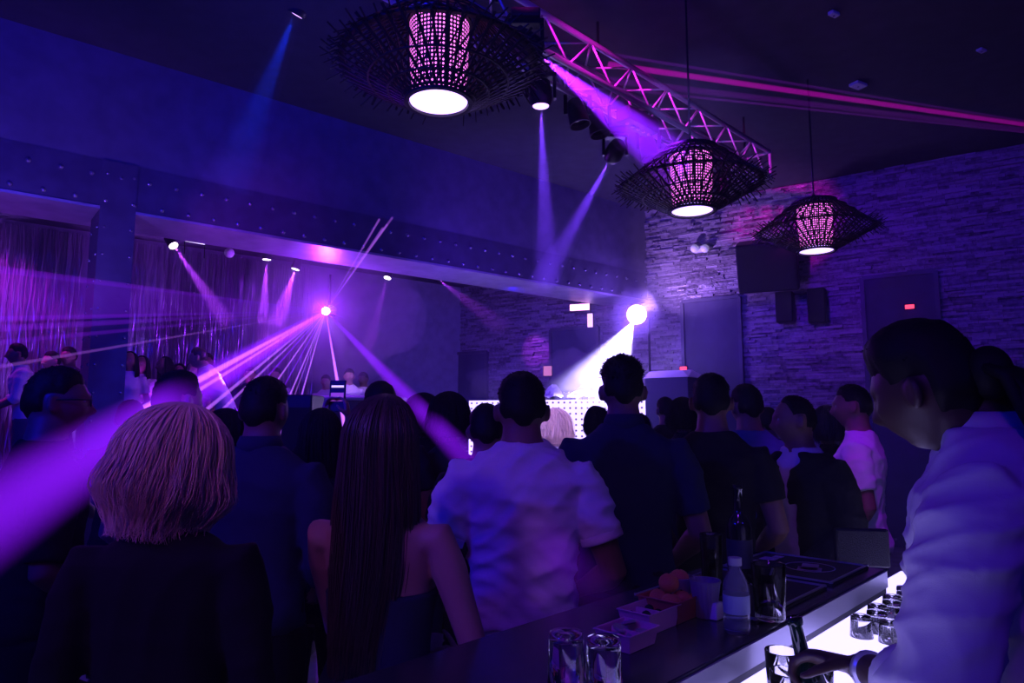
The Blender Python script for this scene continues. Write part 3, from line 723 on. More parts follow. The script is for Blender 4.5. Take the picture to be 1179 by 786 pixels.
# slanted white topped cabinet right of the booth
c0 = P(742, 432, 9.1); c1_ = P(792, 437, 8.75); u_ = (xy(c1_, 0) - xy(c0, 0)).normalized(); n_ = Vector((u_.y, -u_.x, 0)); w_ = (xy(c1_, 0) - xy(c0, 0)).length
t = empty('equipment_cabinet', xy((c0 + c1_) / 2, 0), math.atan2(u_.y, u_.x), label='tall dark equipment cabinet with a slanted white lid right of the stage', cat='cabinet')
zt = (c0.z + c1_.z) / 2
MB().box((0, .35, (zt) / 2), (w_, .7, zt)).build('body', M['cabinet_blue'] if 'cabinet_blue' in M else M.setdefault('cabinet_blue', mat('cabinet_paint', (.14, .15, .2), .6)), t, bevel=.01)
MB().add([(-w_ / 2 - .02, -.02, zt), (w_ / 2 + .02, -.02, zt), (w_ / 2 + .02, .72, zt), (-w_ / 2 - .02, .72, zt), (-w_ / 2 - .02, .2, zt + .10), (w_ / 2 - .15, .2, zt + .10), (w_ / 2 - .15, .55, zt + .13), (-w_ / 2 - .02, .55, zt + .13)],
         [(3, 2, 1, 0), (4, 5, 6, 7), (0, 1, 5, 4), (1, 2, 6, 5), (2, 3, 7, 6), (3, 0, 4, 7)]).build('lid', M['white'], t)
# blinder on its stand
BL = P(733, 362, 9.75)
t = empty('stage_floodlight', xy(BL, STZ) + SU * .12, label='blazing white stage floodlight on a thin dark stand beside the stone wall', cat='stage light')
mb = MB().tube([xy(BL, STZ) + SU * .18 + Vector((0, .05, 0)), xy(BL, BL.z - .05) + SU * .18 + Vector((0, .05, 0))], .016, 10); loc_build(mb, 'stand', M['blackmetal'], t)
aimB = P(600, 480, 7.5)
mb = MB(); 
for k in range(3):
    an = 2 * PI * k / 3; c = xy(BL, 0) + SU * .18 + Vector((0, .05, 0)); mb.tube([xy(c, STZ + .3), xy(c, STZ) + Vector((.3 * math.cos(an), .3 * math.sin(an), .01))], .01, 8)
loc_build(mb, 'tripod', M['blackmetal'], t)
M['blind'] = mat('blinder_lamp', (1, 1, 1), .3, emis=(.5, .42, 1.), estr=12.)
rot = (P(640, 470, 4) - BL).normalized().to_track_quat('Z', 'Y')
mb = MB().lathe([(.07, -.16), (.14, -.12), (.155, 0), (.15, 0), (.14, -.02)], 24); mb.v = [tuple(BL + (rot @ Vector(v))) for v in mb.v]; loc_build(mb, 'housing', M['black'], t, smooth=True)
mb = MB().lathe([(.001, -.01), (.14, -.01), (.14, .0), (.001, .008)], 24); mb.v = [tuple(BL + (rot @ Vector(v))) for v in mb.v]; loc_build(mb, 'lens', M['blind'], t)
dB = (P(640, 470, 4) - BL).normalized()
l = bpy.data.lights.new('blinder', 'POINT'); l.energy = 65; l.color = (.22, .08, 1.); l.shadow_soft_size = .06
o = bpy.data.objects.new('blinder', l); COL.objects.link(o); o.location = BL + dB * .12
q0 = BL + (P(684, 470, 9.4) - BL).normalized() * .12
haze_beam(q0, P(676, 470, 9.45), .10, .68, 4800, (.48, .38, 1.), .24, 'broad white light beam pouring down left from the stage floodlight')
# smoke over the stage
def blob(c, r, sq, dens, lab, seed):
    mb = MB().ball((0, 0, 0), r, 28, 18, sq)
    mb.v = [tuple(Vector(v) * (1 + .25 * noise.noise(Vector(v) * (2.2 / r) + Vector((seed, 0, 0))))) for v in mb.v]
    o = mb.build('smoke', vol_mat('smoke', dens)); o.location = c; return tag(o, lab, 'smoke', kind='stuff')
blob(P(660, 425, 9.9), .38, (1.2, .8, .8), .7, 'puff of pale smoke drifting over the booth desk', 1)
blob(LS + Vector((0, .25, 0)), 1.15, (1, 1, .8), .15, 'smoke ball added around the laser for its violet halo', 14)  # denser smoke added to make the laser's halo
blob(BL + Vector((-.05, -.05, 0)), .85, (1, 1, 1), .09, 'thin smoke ball added for the outer halo of the stage floodlight', 19)  # this ball and the next are added to make the floodlight's halo
blob(BL + Vector((-.05, -.12, 0)), .36, (1, 1, 1), .28, 'smoke ball added for the inner halo of the stage floodlight', 9)
blob(P(600, 440, 10.2), .55, (1.5, .8, .55), .25, 'thin smoke hanging left of the booth performer', 5)
# pink lit things at the back of the stage
M['pink_screen'] = mat('pink_screen', (.1, .02, .05), .4, emis=(1., .35, .85), estr=4.5)
pa_ = P(668, 354, 10.95)
t = empty('light_bar', pa_, syaw, label='glowing pink light bar under the end of the riveted beam', cat='light bar')
MB().box((0, 0, 0), (.34, .06, .12)).build('housing', M['black'], t, bevel=.01); MB().box((0, -.035, 0), (.32, .02, .10)).build('lens', M['pink_screen'], t)
MB().tube([(0, 0, .05), (0, 0, 4.02 - pa_.z)], .012, 8).build('drop_pole', M['blackmetal'], t)
pa_ = P(680, 369, 11.0)
t = empty('light_box', pa_, syaw, label='small upright pink light box just below the pink light bar', cat='light box')
MB().box((0, 0, 0), (.10, .06, .24)).build('housing', M['black'], t, bevel=.01); MB().box((0, -.035, 0), (.085, .02, .22)).build('lens', M['lilac'] if 'lilac' in M else M.setdefault('lilac', mat('lilac_screen', (.1, .02, .1), .4, emis=(.8, .45, 1.), estr=2.)), t)
MB().tube([(0, 0, .1), (0, 0, 4.02 - pa_.z)], .012, 8).build('drop_pole', M['blackmetal'], t)
pa_ = P(631, 427, 11.4)
t = empty('wall_sign', pa_, syaw, label='small pinkish lit sign on the wall behind the man in white', cat='sign')
MB().box((0, 0, 0), (.16, .04, .18)).build('case', M['black'], t); MB().box((0, -.025, 0), (.14, .02, .16)).build('face', mat('sign_face', (.3, .1, .2), .4, emis=(1, .3, .6), estr=.8), t)
MB().bar((0, .0, 0), (0, 1.0, 0), .03).build('bracket', M['blackmetal'], t)

# ------------------------------------------------------------------ bar
BZ = 1.10
E1a = Pz(770, 786, BZ); E1b = Pz(1019, 655, BZ)
BD = Vector(((E1b - E1a).x, (E1b - E1a).y, 0)).normalized(); BN = Vector((-BD.y, BD.x, 0))
BL_ = (Vector((E1b.x, E1b.y, 0)) - Vector((E1a.x, E1a.y, 0))).length
byaw = math.atan2(BD.y, BD.x)
BO = Vector((E1a.x, E1a.y, 0))
def bpt(s, n, z=BZ): return xy(BO + BD * s + BN * n, z)
def bbox(mb, s0, s1, n0, n1, z0, z1):
    c = [bpt(s0, n0), bpt(s1, n0), bpt(s1, n1), bpt(s0, n1)]
    vs = [xy(p, z0) for p in c] + [xy(p, z1) for p in c]
    return mb.add(vs, [(3, 2, 1, 0), (4, 5, 6, 7), (0, 1, 5, 4), (1, 2, 6, 5), (2, 3, 7, 6), (3, 0, 4, 7)])
BW = .44
bar = empty('bar_counter', bpt(BL_ / 2, BW / 2, 0), byaw, label='dark bar counter running away from the lower edge beside the bartender', cat='bar counter')
mb = bbox(MB(), -1.6, BL_, 0, BW, BZ - .045, BZ); loc_build(mb, 'worktop', M['counter'], bar, bevel=.004)
mb = bbox(MB(), -1.6, BL_, -.006, .004, BZ - .055, BZ - .006); loc_build(mb, 'edge_strip', M['counter_edge'], bar)
mb = bbox(MB(), -1.6, BL_, -.0, .015, BZ - .075, BZ - .045); loc_build(mb, 'apron', M['counter_side'], bar)
mb = bbox(MB(), -1.6, BL_ - .01, BW - .06, BW - .01, 0, BZ - .045); loc_build(mb, 'front_panel', M['counter_side'], bar)
mb = bbox(MB(), BL_ - .05, BL_ - .01, .16, BW - .06, 0, BZ - .045); loc_build(mb, 'end_panel', M['counter_side'], bar)
# lit work shelf on the bartender's side
M['lit_shelf'] = mat('lit_shelf_acrylic', (.85, .85, .9), .3, emis=(.42, .36, 1.), estr=2.6)
shelf = empty('lit_work_shelf', bpt(BL_ / 2, -.2, 0), byaw, label='glowing white work shelf under the inner edge of the bar counter', cat='shelf')
SHZ = .965
mb = bbox(MB(), -1.2, BL_ + .7, -.30, .14, SHZ - .02, SHZ); loc_build(mb, 'lit_top', M['lit_shelf'], shelf)
mb = bbox(MB(), -1.2, BL_ + .7, -.32, -.30, SHZ - .10, SHZ + .012); loc_build(mb, 'front_rail', M['alu'], shelf)
mb = bbox(MB(), -1.2, BL_ + .7, -.30, .14, .0, SHZ - .10); loc_build(mb, 'cabinet_body', M['counter_side'], shelf)
# mats with printed shapes
def bar_mat(s0, s1, lab, marks):
    c = bpt((s0 + s1) / 2, BW * .48); t = empty('bar_mat', c, byaw, label=lab, cat='bar mat')
    L, Wd = s1 - s0, BW * .78
    MB().box((0, 0, .004), (L, Wd, .008)).build('rubber_sheet', M['rubber'], t, bevel=.002)
    mb = MB(); 
    for (x, y, w, h) in ((0, Wd / 2 - .006, L, .006), (0, -Wd / 2 + .006, L, .006), (L / 2 - .006, 0, .006, Wd), (-L / 2 + .006, 0, .006, Wd)): mb.box((x, y, .010), (w, h, .005))
    mb.build('raised_rim', M['counter_edge'], t)
    mb = MB()
    for k in marks:
        if k[0] == 'o': mb.lathe([(k[3] - .003, .0082), (k[3], .0082), (k[3], .0095), (k[3] - .003, .0095)], 40, c=(k[1], k[2], 0), closed=True)
        else: mb.box((k[1], k[2], .0088), (k[3], k[4], .0012), Matrix.Rotation(k[5], 3, 'Z'))
    mb.build('printed_mark', M['print'], t)
bar_mat(BL_ - .36, BL_ - .03, 'dark bar mat at the counter end, printed with a pale oval and blocks',
        [('o', .02, -.04, .075), ('b', .02, -.04, .10, .05, .3), ('b', -.01, -.05, .05, .07, .3), ('b', -.03, .11, .07, .05, .0), ('b', .06, .11, .05, .05, .0), ('b', .11, .1, .03, .03, .0)])
bar_mat(BL_ - .86, BL_ - .40, 'dark bar mat under the tall tumbler, printed with a faint ring', [('o', .13, -.04, .045), ('b', .13, -.04, .05, .02, .4)])
if 0: bar_mat(BL_ - 1.42, BL_ - .90, 'dark bar mat nearest the bottom edge, beside the upturned glasses', [('o', .1, -.05, .05), ('b', .1, -.05, .05, .015, .2), ('b', .0, .09, .1, .02, 0.)])

def tumbler(loc, r, h, label, up=True, liquid=None, group=None, cat='glass'):
    t = empty('drinking_glass', loc, label=label, cat=cat, group=group)
    w = .003
    if up:
        pr = [(.001, 0), (r * .82, 0), (r * .86, .004), (r, h), (r - w * .3, h + .002), (r - w, h), (r * .84 - w, .014), (.001, .013)]
    else:
        pr = [(r - w, .001), (r, .001), (r * .86, h - .005), (r * .82, h), (.001, h), (.001, h - .012), (r * .83 - w, h - .013)]
    MB().lathe(pr, 40).build('glass_body', M['glass'], t, smooth=True)
    if liquid: MB().lathe([(.001, .0145), (r * .83 - w, .0145), (r * .9 - w, h * liquid[0]), (.001, h * liquid[0])], 32).build('drink', liquid[1], t, smooth=True)
    return t
M['cola'] = mat('dark_drink', (.03, .01, .01), .05)
M['water'] = mat('pale_drink', (.5, .5, .7), .03, trans=.9, ior=1.33)
tumbler(P(649, 786, 1.22) * 1, .036, .115, 'x') if 0 else None
def on_bar(px, py, Y=None): 
    p = Pz(px, py, BZ + .0005); return p
def bar_at(px, Y):
    r = ray(px, 400); k = Y / r.y; return Vector((r.x * k, Y, BZ + .0005))
tumbler(bar_at(649, 1.235), .0345, .112, 'upturned clear tumbler at the bottom edge, left of its twin', up=False)
tumbler(bar_at(690, 1.215), .0335, .108, 'upturned clear tumbler at the bottom edge, right of its twin', up=False)
tumbler(Pz(887, 712, BZ + .009), .040, .125, 'tall clear tumbler with a dark drink on the mat beside the water bottle', liquid=(.45, M['cola']))
tumbler(Pz(821, 690, BZ + .0005), .030, .17, 'tall narrow glass with a bright rim behind the water bottle', liquid=(.6, M['water']))
def plastic_cup(px, py, lab):
    t = empty('plastic_cup', Pz(px, py, BZ + .0005), label=lab, cat='cup')
    mb = MB(); n = 40; vs = []
    for (r, z) in ((.024, .001), (.036, .085), (.034, .085), (.022, .005)):
        for k in range(n):
            q = r + (.0012 if k % 2 else 0); vs.append((q * math.cos(2 * PI * k / n), q * math.sin(2 * PI * k / n), z))
    fs = [(i * n + k, i * n + (k + 1) % n, (i + 1) * n + (k + 1) % n, (i + 1) * n + k) for i in range(3) for k in range(n)] + [tuple(range(n))[::-1], tuple(range(3 * n, 4 * n))]
    mb.add(vs, fs).build('cup_wall', M['cup'], t)
    MB().lathe([(.0345, .083), (.038, .083), (.038, .088), (.0345, .088)], 40, closed=True).build('rolled_rim', M['cup'], t)
M['cup'] = mat('ribbed_plastic', (.55, .5, .6), .3, trans=.55, ior=1.3)
plastic_cup(783, 705, 'ribbed clear plastic cup behind the fruit, left of the other cup')
plastic_cup(813, 710, 'ribbed clear plastic cup behind the fruit, right of the other cup')
# water bottle
t = empty('water_bottle', Pz(849, 728, BZ + .0005), label='small clear plastic water bottle with a cap on the bar', cat='bottle')
MB().lathe([(.001, 0), (.024, 0), (.029, .006), (.029, .03), (.0275, .034), (.029, .038), (.029, .095), (.026, .112), (.014, .136), (.0125, .15), (.001, .15)], 36).build('bottle_body', mat('pet_plastic', (.75, .8, .95), .08, trans=.85, ior=1.25), t, smooth=True)
MB().lathe([(.001, .148), (.015, .148), (.015, .165), (.001, .166)], 24).build('cap', M['grey'], t)
MB().lathe([(.0293, .045), (.0297, .045), (.0297, .085), (.0293, .085)], 36, closed=True).build('paper_label', mat('bottle_label', (.25, .3, .5), .5), t)
# dark glass bottle
t = empty('dark_bottle', Pz(853, 672, BZ + .0005), label='dark long-necked bottle standing behind the water bottle', cat='bottle')
MB().lathe([(.001, 0), (.033, 0), (.036, .006), (.036, .16), (.030, .185), (.014, .205), (.0125, .27), (.0145, .272), (.0145, .285), (.001, .285)], 36).build('bottle_body', mat('black_glass', (.01, .012, .012), .06, spec=.8), t, smooth=True)
MB().lathe([(.0365, .05), (.0369, .05), (.0369, .13), (.0365, .13)], 36, closed=True).build('paper_label', mat('dark_label', (.03, .03, .06), .6), t)
# napkin holder blocks: small white cube beside the bottle
t = empty('sugar_caddy', Pz(823, 712, BZ + .0005), byaw, label='small white cube holder between the fruit tray and the water bottle', cat='holder')
MB().box((0, 0, .02), (.035, .03, .04)).build('case', M['white'], t, bevel=.004); MB().box((0, 0, .045), (.026, .004, .02)).build('paper_stack', M['paper'], t)
# garnish trays
M['tray'] = mat('garnish_tray', (.85, .34, .50), .4)  # pink light on the trays is put into this base colour
M['red_crate'] = mat('red_plastic_crate', (.5, .08, .07), .45)
def tray(c, w, l, h, lab, yaw, m):
    t = empty('garnish_tray', c, yaw, label=lab, cat='tray')
    mb = MB(); th = .004
    vs = []; 
    for (k, z) in ((.86, 0), (1, h), (1.06, h), (1.06, h + .003), (.97, h + .003), (.83, th)):
        for (sx, sy) in ((-1, -1), (1, -1), (1, 1), (-1, 1)): vs.append((sx * w / 2 * k, sy * l / 2 * k, z))
    fs = [(i * 4 + k, i * 4 + (k + 1) % 4, (i + 1) * 4 + (k + 1) % 4, (i + 1) * 4 + k) for i in range(5) for k in range(4)] + [(3, 2, 1, 0), (20, 21, 22, 23)]
    mb.add(vs, fs).build('bowl', m, t, bevel=.002)
    MB().box((0, 0, h * .5), (.004, l * .86, h * .8)).build('divider', m, t)
    return t
ty = byaw
cA = bpt(.10, 0); 
cT = [Pz(722, 742, BZ + .0005), Pz(748, 722, BZ + .0005), Pz(776, 708, BZ + .0005)]
tray(cT[0], .11, .09, .035, 'garnish tray tinted as if pink-lit, nearest the upturned glasses', ty, M['tray'])
tray(cT[1], .13, .085, .045, 'garnish tray tinted as if pink-lit, holding dark olives, middle of three', ty, M['tray'])
tray(cT[2], .15, .11, .05, 'garnish tray heaped with reddish fruit, farthest of three', ty, M['red_crate'])
rr = random.Random(11)
M['olive'] = mat('olive_skin', (.02, .02, .02), .25); M['orange'] = mat('orange_peel', (.75, .22, .07), .5, noise_bump=.3, scale=300)
M['lime'] = mat('lime_flesh', (.4, .35, .3), .4)
def fruit(name, c, r, m, lab, cat, group):
    o = MB().ball((0, 0, 0), r, 16, 12, (1, 1, .92)).build(name, m, smooth=True); o.location = c; tag(o, lab, cat, group)
    MB().lathe([(.001, 0), (r * .12, 0), (r * .08, r * .1), (.001, r * .1)], 8, c=(0, 0, r * .88)).build('stem_end', M['olive'], o); return o
bx = Matrix.Rotation(ty, 3, 'Z')
for i, (x, y, z) in enumerate(((-.045, -.02, .04), (.0, -.022, .04), (.045, -.018, .04), (-.03, .022, .042), (.02, .024, .042), (-.02, 0, .080), (.03, .0, .082))):
    fruit('orange', cT[2] + bx @ Vector((x, y, z)), .025, M['orange'], 'reddish round fruit heaped in the farthest tray', 'fruit', 'reddish fruit heaped in the farthest tray')
for i in range(12):
    fruit('olive', cT[1] + bx @ Vector((-.038 + .025 * (i % 4), -.024 + .024 * (i // 4), .018 + .006 * (i % 3))), .011, M['olive'], 'dark olive in the middle garnish tray', 'olive', 'dark olives in the middle garnish tray')
for i in range(6):
    o = MB().lathe([(.001, 0), (.016, 0), (.017, .003), (.016, .006), (.001, .006)], 16).build('lime_slice', M['lime'])
    o.location = cT[0] + bx @ Vector((-.034 + .034 * (i % 3), -.018 + .036 * (i // 3), .012 + .004 * i)); o.rotation_euler = (rr.uniform(-.5, .5), rr.uniform(-.5, .5), 0)
    tag(o, 'pale citrus slice in the tray nearest the upturned glasses', 'citrus slice', 'citrus slices in the near garnish tray')
# glasses standing on the lit shelf
for i in range(7):
    for j in range(3):
        s_ = BL_ - .32 + i * .076; n_ = -.02 - j * .074 - (.02 if i % 2 else 0)
        tumbler(bpt(s_, n_, SHZ + .0005), .031, .06, 'low clear tumbler standing upside down on the glowing shelf', up=False, group='tumblers upside down on the glowing shelf')
for i, (s_, n_, h) in enumerate(((.36, -.06, .12), (.44, -.10, .09), (.29, -.10, .105))):
    tumbler(bpt(s_, n_, SHZ + .0005), .036, h, ('tallest', 'middle', 'shortest')[(0, 2, 1)[i]] + ' of the three clear glasses on the glowing shelf near the hand', up=True, liquid=(.5, M['water']))
t = empty('ice_tray', bpt(.14, -.10, SHZ), byaw, label='shallow steel tray lying on the glowing shelf at the bottom edge', cat='tray')
MB().add([(x * .11 * k, y * .07 * k, z) for (k, z) in ((.85, .002), (1, .04), (.97, .04), (.82, .005)) for (x, y) in ((-1, -1), (1, -1), (1, 1), (-1, 1))],
         [(i * 4 + k, i * 4 + (k + 1) % 4, i * 4 + 4 + (k + 1) % 4, i * 4 + 4 + k) for i in range(3) for k in range(4)] + [(3, 2, 1, 0), (12, 13, 14, 15)]).build('pan', M['alu'], t)
MB().tube([(-.11, 0, .04), (-.14, 0, .045), (-.14, .03, .045), (-.11, .03, .04)], .003, 8).build('handle', M['alu'], t)
# dark screen / box standing behind the counter end
c = P(992, 630, 2.65); t = empty('till_screen', xy(c, 0), byaw * .0 - .15, label='flat dark panel standing on a thin post past the counter end', cat='screen')
MB().box((0, 0, c.z), (.19, .03, .14)).build('panel', M['black'], t, bevel=.006); MB().box((0, -.017, c.z), (.175, .004, .125)).build('face', M['grille'], t)
MB().tube([(0, .01, c.z - .07), (0, .01, .012)], .014, 10).build('post', M['blackmetal'], t); MB().lathe([(.001, 0), (.14, 0), (.14, .012), (.001, .014)], 24).build('base', M['blackmetal'], t)

# ------------------------------------------------------------------ people
def sm(a, b, x):
    t = max(0., min(1., (x - a) / (b - a))); return t * t * (3 - 2 * t)
HC = Vector((0, .022, 1.642))                                 # head centre of the 1.76 m template
def head_shape(d, off=0., hair=False):
    """d unit direction in the head frame (y forward) -> surface point"""
    x, y, z = d
    ax, ay, az = .0745, .094, .112
    if z < 0:
        ax *= 1 - .26 * sm(0, 1, -z); ay *= (1 - .30 * sm(.0, .95, -z)) if y < 0 else (1 - .10 * sm(.2, 1, -z))
    p = Vector((x * ax, y * ay, z * az))
    if y > 0 and not hair:
        fx, fz = p.x, p.z; k = sm(0, .35, y); dy = 0
        g = lambda cx, cz, sx, sz: math.exp(-((fx - cx) / sx) ** 2 - ((fz - cz) / sz) ** 2)
        dy += .024 * g(0, -.030, .011, .016) + .012 * g(0, -.008, .008, .022) + .006 * g(0, .028, .045, .010)
        dy -= .010 * (g(.031, .008, .014, .011) + g(-.031, .008, .014, .011))
        dy += .007 * g(0, -.058, .020, .006) + .005 * g(0, -.068, .017, .006) - .004 * g(0, -.0635, .02, .003) + .009 * g(0, -.095, .022, .014)
        dy += .005 * (g(.043, -.02, .016, .018) + g(-.043, -.02, .016, .018))
        p.y += dy * k
    return p + Vector(d) * off
def sphere_dirs(n, m):
    out = []
    for i in range(m + 1):
        t = PI * i / m
        for k in range(n):
            a = 2 * PI * k / n; out.append(Vector((math.sin(t) * math.cos(a), math.sin(t) * math.sin(a), -math.cos(t))))
    fs = []
    for i in range(m):
        for k in range(n): fs.append((i * n + k, i * n + (k + 1) % n, (i + 1) * n + (k + 1) % n, (i + 1) * n + k))
    return out, fs
def remesh(mb, vox, smooth=4, disp=None):
    me = bpy.data.meshes.new('tmp'); me.from_pydata(mb.v, [], mb.f); me.validate()
    o = bpy.data.objects.new('tmp', me); COL.objects.link(o)
    m = o.modifiers.new('r', 'REMESH'); m.mode = 'VOXEL'; m.voxel_size = vox; m.use_smooth_shade = True
    if smooth: s = o.modifiers.new('s', 'SMOOTH'); s.factor = .5; s.iterations = smooth
    bpy.context.view_layer.update()
    dg = bpy.context.evaluated_depsgraph_get()
    out = bpy.data.meshes.new_from_object(o.evaluated_get(dg)); bpy.data.objects.remove(o); bpy.data.meshes.remove(me)
    if disp:
        n = len(out.vertices); co = np.empty(n * 3, np.float32); no = np.empty(n * 3, np.float32)
        out.vertices.foreach_get('co', co); out.vertices.foreach_get('normal', no)
        co = co.reshape(-1, 3); no = no.reshape(-1, 3)
        co += no * disp(co)[:, None]; out.vertices.foreach_set('co', co.ravel()); out.update()
    out.polygons.foreach_set('use_smooth', [True] * len(out.polygons))
    return out
def folds(seed, amp):
    rs = np.random.RandomState(seed); W_ = []
    for i in range(7):
        k = np.array([rs.uniform(-26, 26), rs.uniform(-20, 20), rs.uniform(10, 46) * rs.choice([-1, 1])]); W_.append((k, rs.uniform(0, 6.28), rs.uniform(.4, 1) / (1 + i * .15)))
    def f(co):
        w = np.sin(co @ np.array([7.1, 5.3, 9.2]) + seed) * 1.2 + np.sin(co @ np.array([-15.1, 9.3, 6.2]) + seed) * .6; d = np.zeros(len(co))
        for k, ph, a in W_:
            v = np.sin(co @ k + ph + w * 1.5); d += a * (1 - np.abs(v)) ** 1.5
        return (d / 3.2 - .35) * amp
    return f

class Person:
    def __init__(s, loc, yaw, H, label, skin='skin_light', female=False, wide=1., lean=0., lean_x=0., near=False, head=(0, 0, 0), headoff=(0, 0, 0), armL=None, armR=None, curl=.5, handL=None, handR=None, vox=None, group=None, eyes=False, zbase=0., tw=1.):
        s.loc = Vector(loc); s.k = H / 1.76; s.H = H; s.lean = lean; s.lean_x = lean_x; s.female = female; s.w = wide; s.tw = tw
        s.vox = vox or (.007 if near else .011); s.near = near; s.yaw = yaw
        s.hr = Matrix.Rotation(head[0], 3, 'Z') @ Matrix.Rotation(head[1], 3, 'X') @ Matrix.Rotation(head[2], 3, 'Y')
        s.ho = Vector(headoff)
        s.sw = (.155 if female else .186) * wide
        f = (1, 1)
        dfl = lambda g: dict(e=(g * (s.sw + .055), -.03, 1.13), w=(g * (s.sw + .065), .05, .88))
        s.aL = armL or dfl(-1); s.aR = armR or dfl(1)
        s.hd = {-1: handL, 1: handR}; s.curl = curl; s.skin = skin
        s.build_body(label, group, eyes)
    def bend(s, p):
        p = Vector(p)
        if s.lean or s.lean_x:
            t = sm(.85, 1.35, p.z); c = Vector((0, 0, .93)); q = Matrix.Rotation(-s.lean * t, 3, 'X') @ Matrix.Rotation(s.lean_x * t, 3, 'Y'); p = c + q @ (p - c)
        return p
    def fix(s, mb, bend=True):
        mb.v = [tuple((s.bend(v) if bend else Vector(v)) * s.k) for v in mb.v]; return mb
    def torso(s, mb, off=0., z0=.80, z1=1.60, n=28):
        w = s.w; 
        if s.female: R_ = [(.80, .06, .06, 0), (.86, .150, .098, -.012), (.93, .168, .112, -.02), (1.02, .142, .092, -.005), (1.10, .115, .080, .0), (1.20, .122, .085, .003), (1.29, .135, .105, .018), (1.36, .142, .095, .006), (1.42, .135, .075, -.01), (1.46, .095, .055, -.012), (1.49, .056, .048, -.008), (1.53, .046, .048, 0), (1.60, .044, .048, .012)]
        else: R_ = [(.80, .06, .06, 0), (.86, .145, .095, -.008), (.93, .160, .108, -.016), (1.02, .150, .095, -.002), (1.10, .146, .092, .003), (1.20, .156, .100, .004), (1.30, .172, .110, .002), (1.38, .180, .108, -.004), (1.42, .176, .092, -.01), (1.46, .148, .072, -.014), (1.50, .098, .060, -.014), (1.53, .066, .060, -.006), (1.60, .057, .060, .010)]
        def at(z):
            for a, b in zip(R_, R_[1:]):
                if z <= b[0]: t = (z - a[0]) / (b[0] - a[0]); return [a[i] + (b[i] - a[i]) * max(0, t) for i in range(4)]
            return list(R_[-1])
        zs = [z0] + [r[0] for r in R_ if z0 + .012 < r[0] < z1 - .012] + [z1]
        vs = []
        for z in zs:
            _, rx, ry, yc = at(z); rx = rx * (w if z < 1.48 else 1) * s.tw + off; ry = ry * s.tw + off
            for k in range(n):
                t = 2 * PI * k / n; c, sn = math.cos(t), math.sin(t); e = .86
                vs.append((math.copysign(abs(c) ** e, c) * rx, math.copysign(abs(sn) ** e, sn) * ry + yc, z))
        m = len(zs)
        fs = [(i * n + k, i * n + (k + 1) % n, (i + 1) * n + (k + 1) % n, (i + 1) * n + k) for i in range(m - 1) for k in range(n)] + [tuple(range(n))[::-1], tuple(range((m - 1) * n, m * n))]
        mb.add(vs, fs)
    def armpts(s, g):
        a = s.aL if g < 0 else s.aR
        return Vector((g * s.sw, -.012, 1.400)), Vector(a['e']), Vector(a['w'])
    def arm(s, mb, g, off=0., t0=0., t1=2., th=1.):
        S, E, Wr = s.armpts(g); f = .86 if s.female else 1.05 * (s.w ** .5)
        f *= th
        ks = [(0, .053), (.25, .053), (.5, .046), (.8, .041), (1, .040), (1.15, .0425), (1.4, .038), (1.7, .029), (2, .0245)]
        pts = []; rad = []
        chest = Vector((g * s.sw * .5, -.01, 1.385))
        if t0 <= 0: pts.append(chest); rad.append(.055 * f + off)
        def pos(t): return S.lerp(E, t) if t <= 1 else E.lerp(Wr, t - 1)
        def rr_(t):
            for a, b in zip(ks, ks[1:]):
                if t <= b[0]: return a[1] + (b[1] - a[1]) * (t - a[0]) / (b[0] - a[0])
            return ks[-1][1]
        ts = sorted(set([t0] + [k[0] for k in ks if t0 < k[0] < t1 - .03] + [t1]))
        for t in ts: pts.append(pos(t)); rad.append(rr_(t) * f + off)
        mb.tube(pts, rad, 16, rnd=(t1 < 1.99 and off == 0))
    def hand(s, mb, g):
        S, E, Wr = s.armpts(g); h = s.hd[g] or {}
        d = Vector(h.get('dir', (Wr - E))).normalized(); nrm = Vector(h.get('palm', (-g, 0, 0)))
        nrm = (nrm - d * nrm.dot(d)).normalized(); side = d.cross(nrm)     # along the knuckles
        if side.dot(Vector(h.get('thumb', (0, 1, 0)))) < 0: side = -side   # towards the thumb
        cu = h.get('curl', s.curl); f = .9 if s.female else 1.
        mb.tube([Wr - d * .01, Wr + d * .03, Wr + d * .07, Wr + d * .092], [(.016 * f, .024 * f), (.015 * f, .036 * f), (.014 * f, .042 * f), (.011 * f, .038 * f)], 14, up=nrm)
        for i, (o, L) in enumerate(((.029, .074), (.010, .082), (-.010, .077), (-.028, .060))):
            p = Wr + d * .078 + side * o * f; q = d.copy(); pts = [p]
            for j, fr in enumerate((.45, .30, .25)):
                ang = cu * (.5, .9, .7)[j] * (1 + .12 * i)
                q = (Quaternion(d.cross(nrm).normalized(), ang) @ q).normalized()
                p = p + q * L * fr * f; pts.append(p)
            mb.tube(pts, [.0092 * f, .0086 * f, .0078 * f, .0066 * f], 10, rnd=True)
        p = Wr + d * .022 + side * .026 * f; q = (d * .55 + side * .75 + nrm * .35).normalized(); pts = [p]
        for j in range(3):
            p = p + q * (.034, .03, .022)[j] * f; pts.append(p); q = (q + d * .35 + nrm * .3 * cu).normalized()
        mb.tube(pts, [.0125 * f, .0105 * f, .0092 * f, .0075 * f], 10, rnd=True)
    def legp(s, g): return [Vector((g * .088, -.005, .90)), Vector((g * .098, .012, .49)), Vector((g * .10, -.012, .09))]
    def leg(s, mb, g, off=0., t1=2., z_end=None):
        A, K, An = s.legp(g)
        ks = [(0, .088), (.3, .082), (.7, .064), (1, .054), (1.2, .053), (1.38, .055), (1.7, .042), (2, .034)]
        f = .95 if s.female else 1.; pts = []; rad = []
        for t, r in ks:
            if t > t1: break
            pts.append(A.lerp(K, t) if t <= 1 else K.lerp(An, t - 1)); rad.append(r * f + off)
        mb.tube(pts, rad, 16)
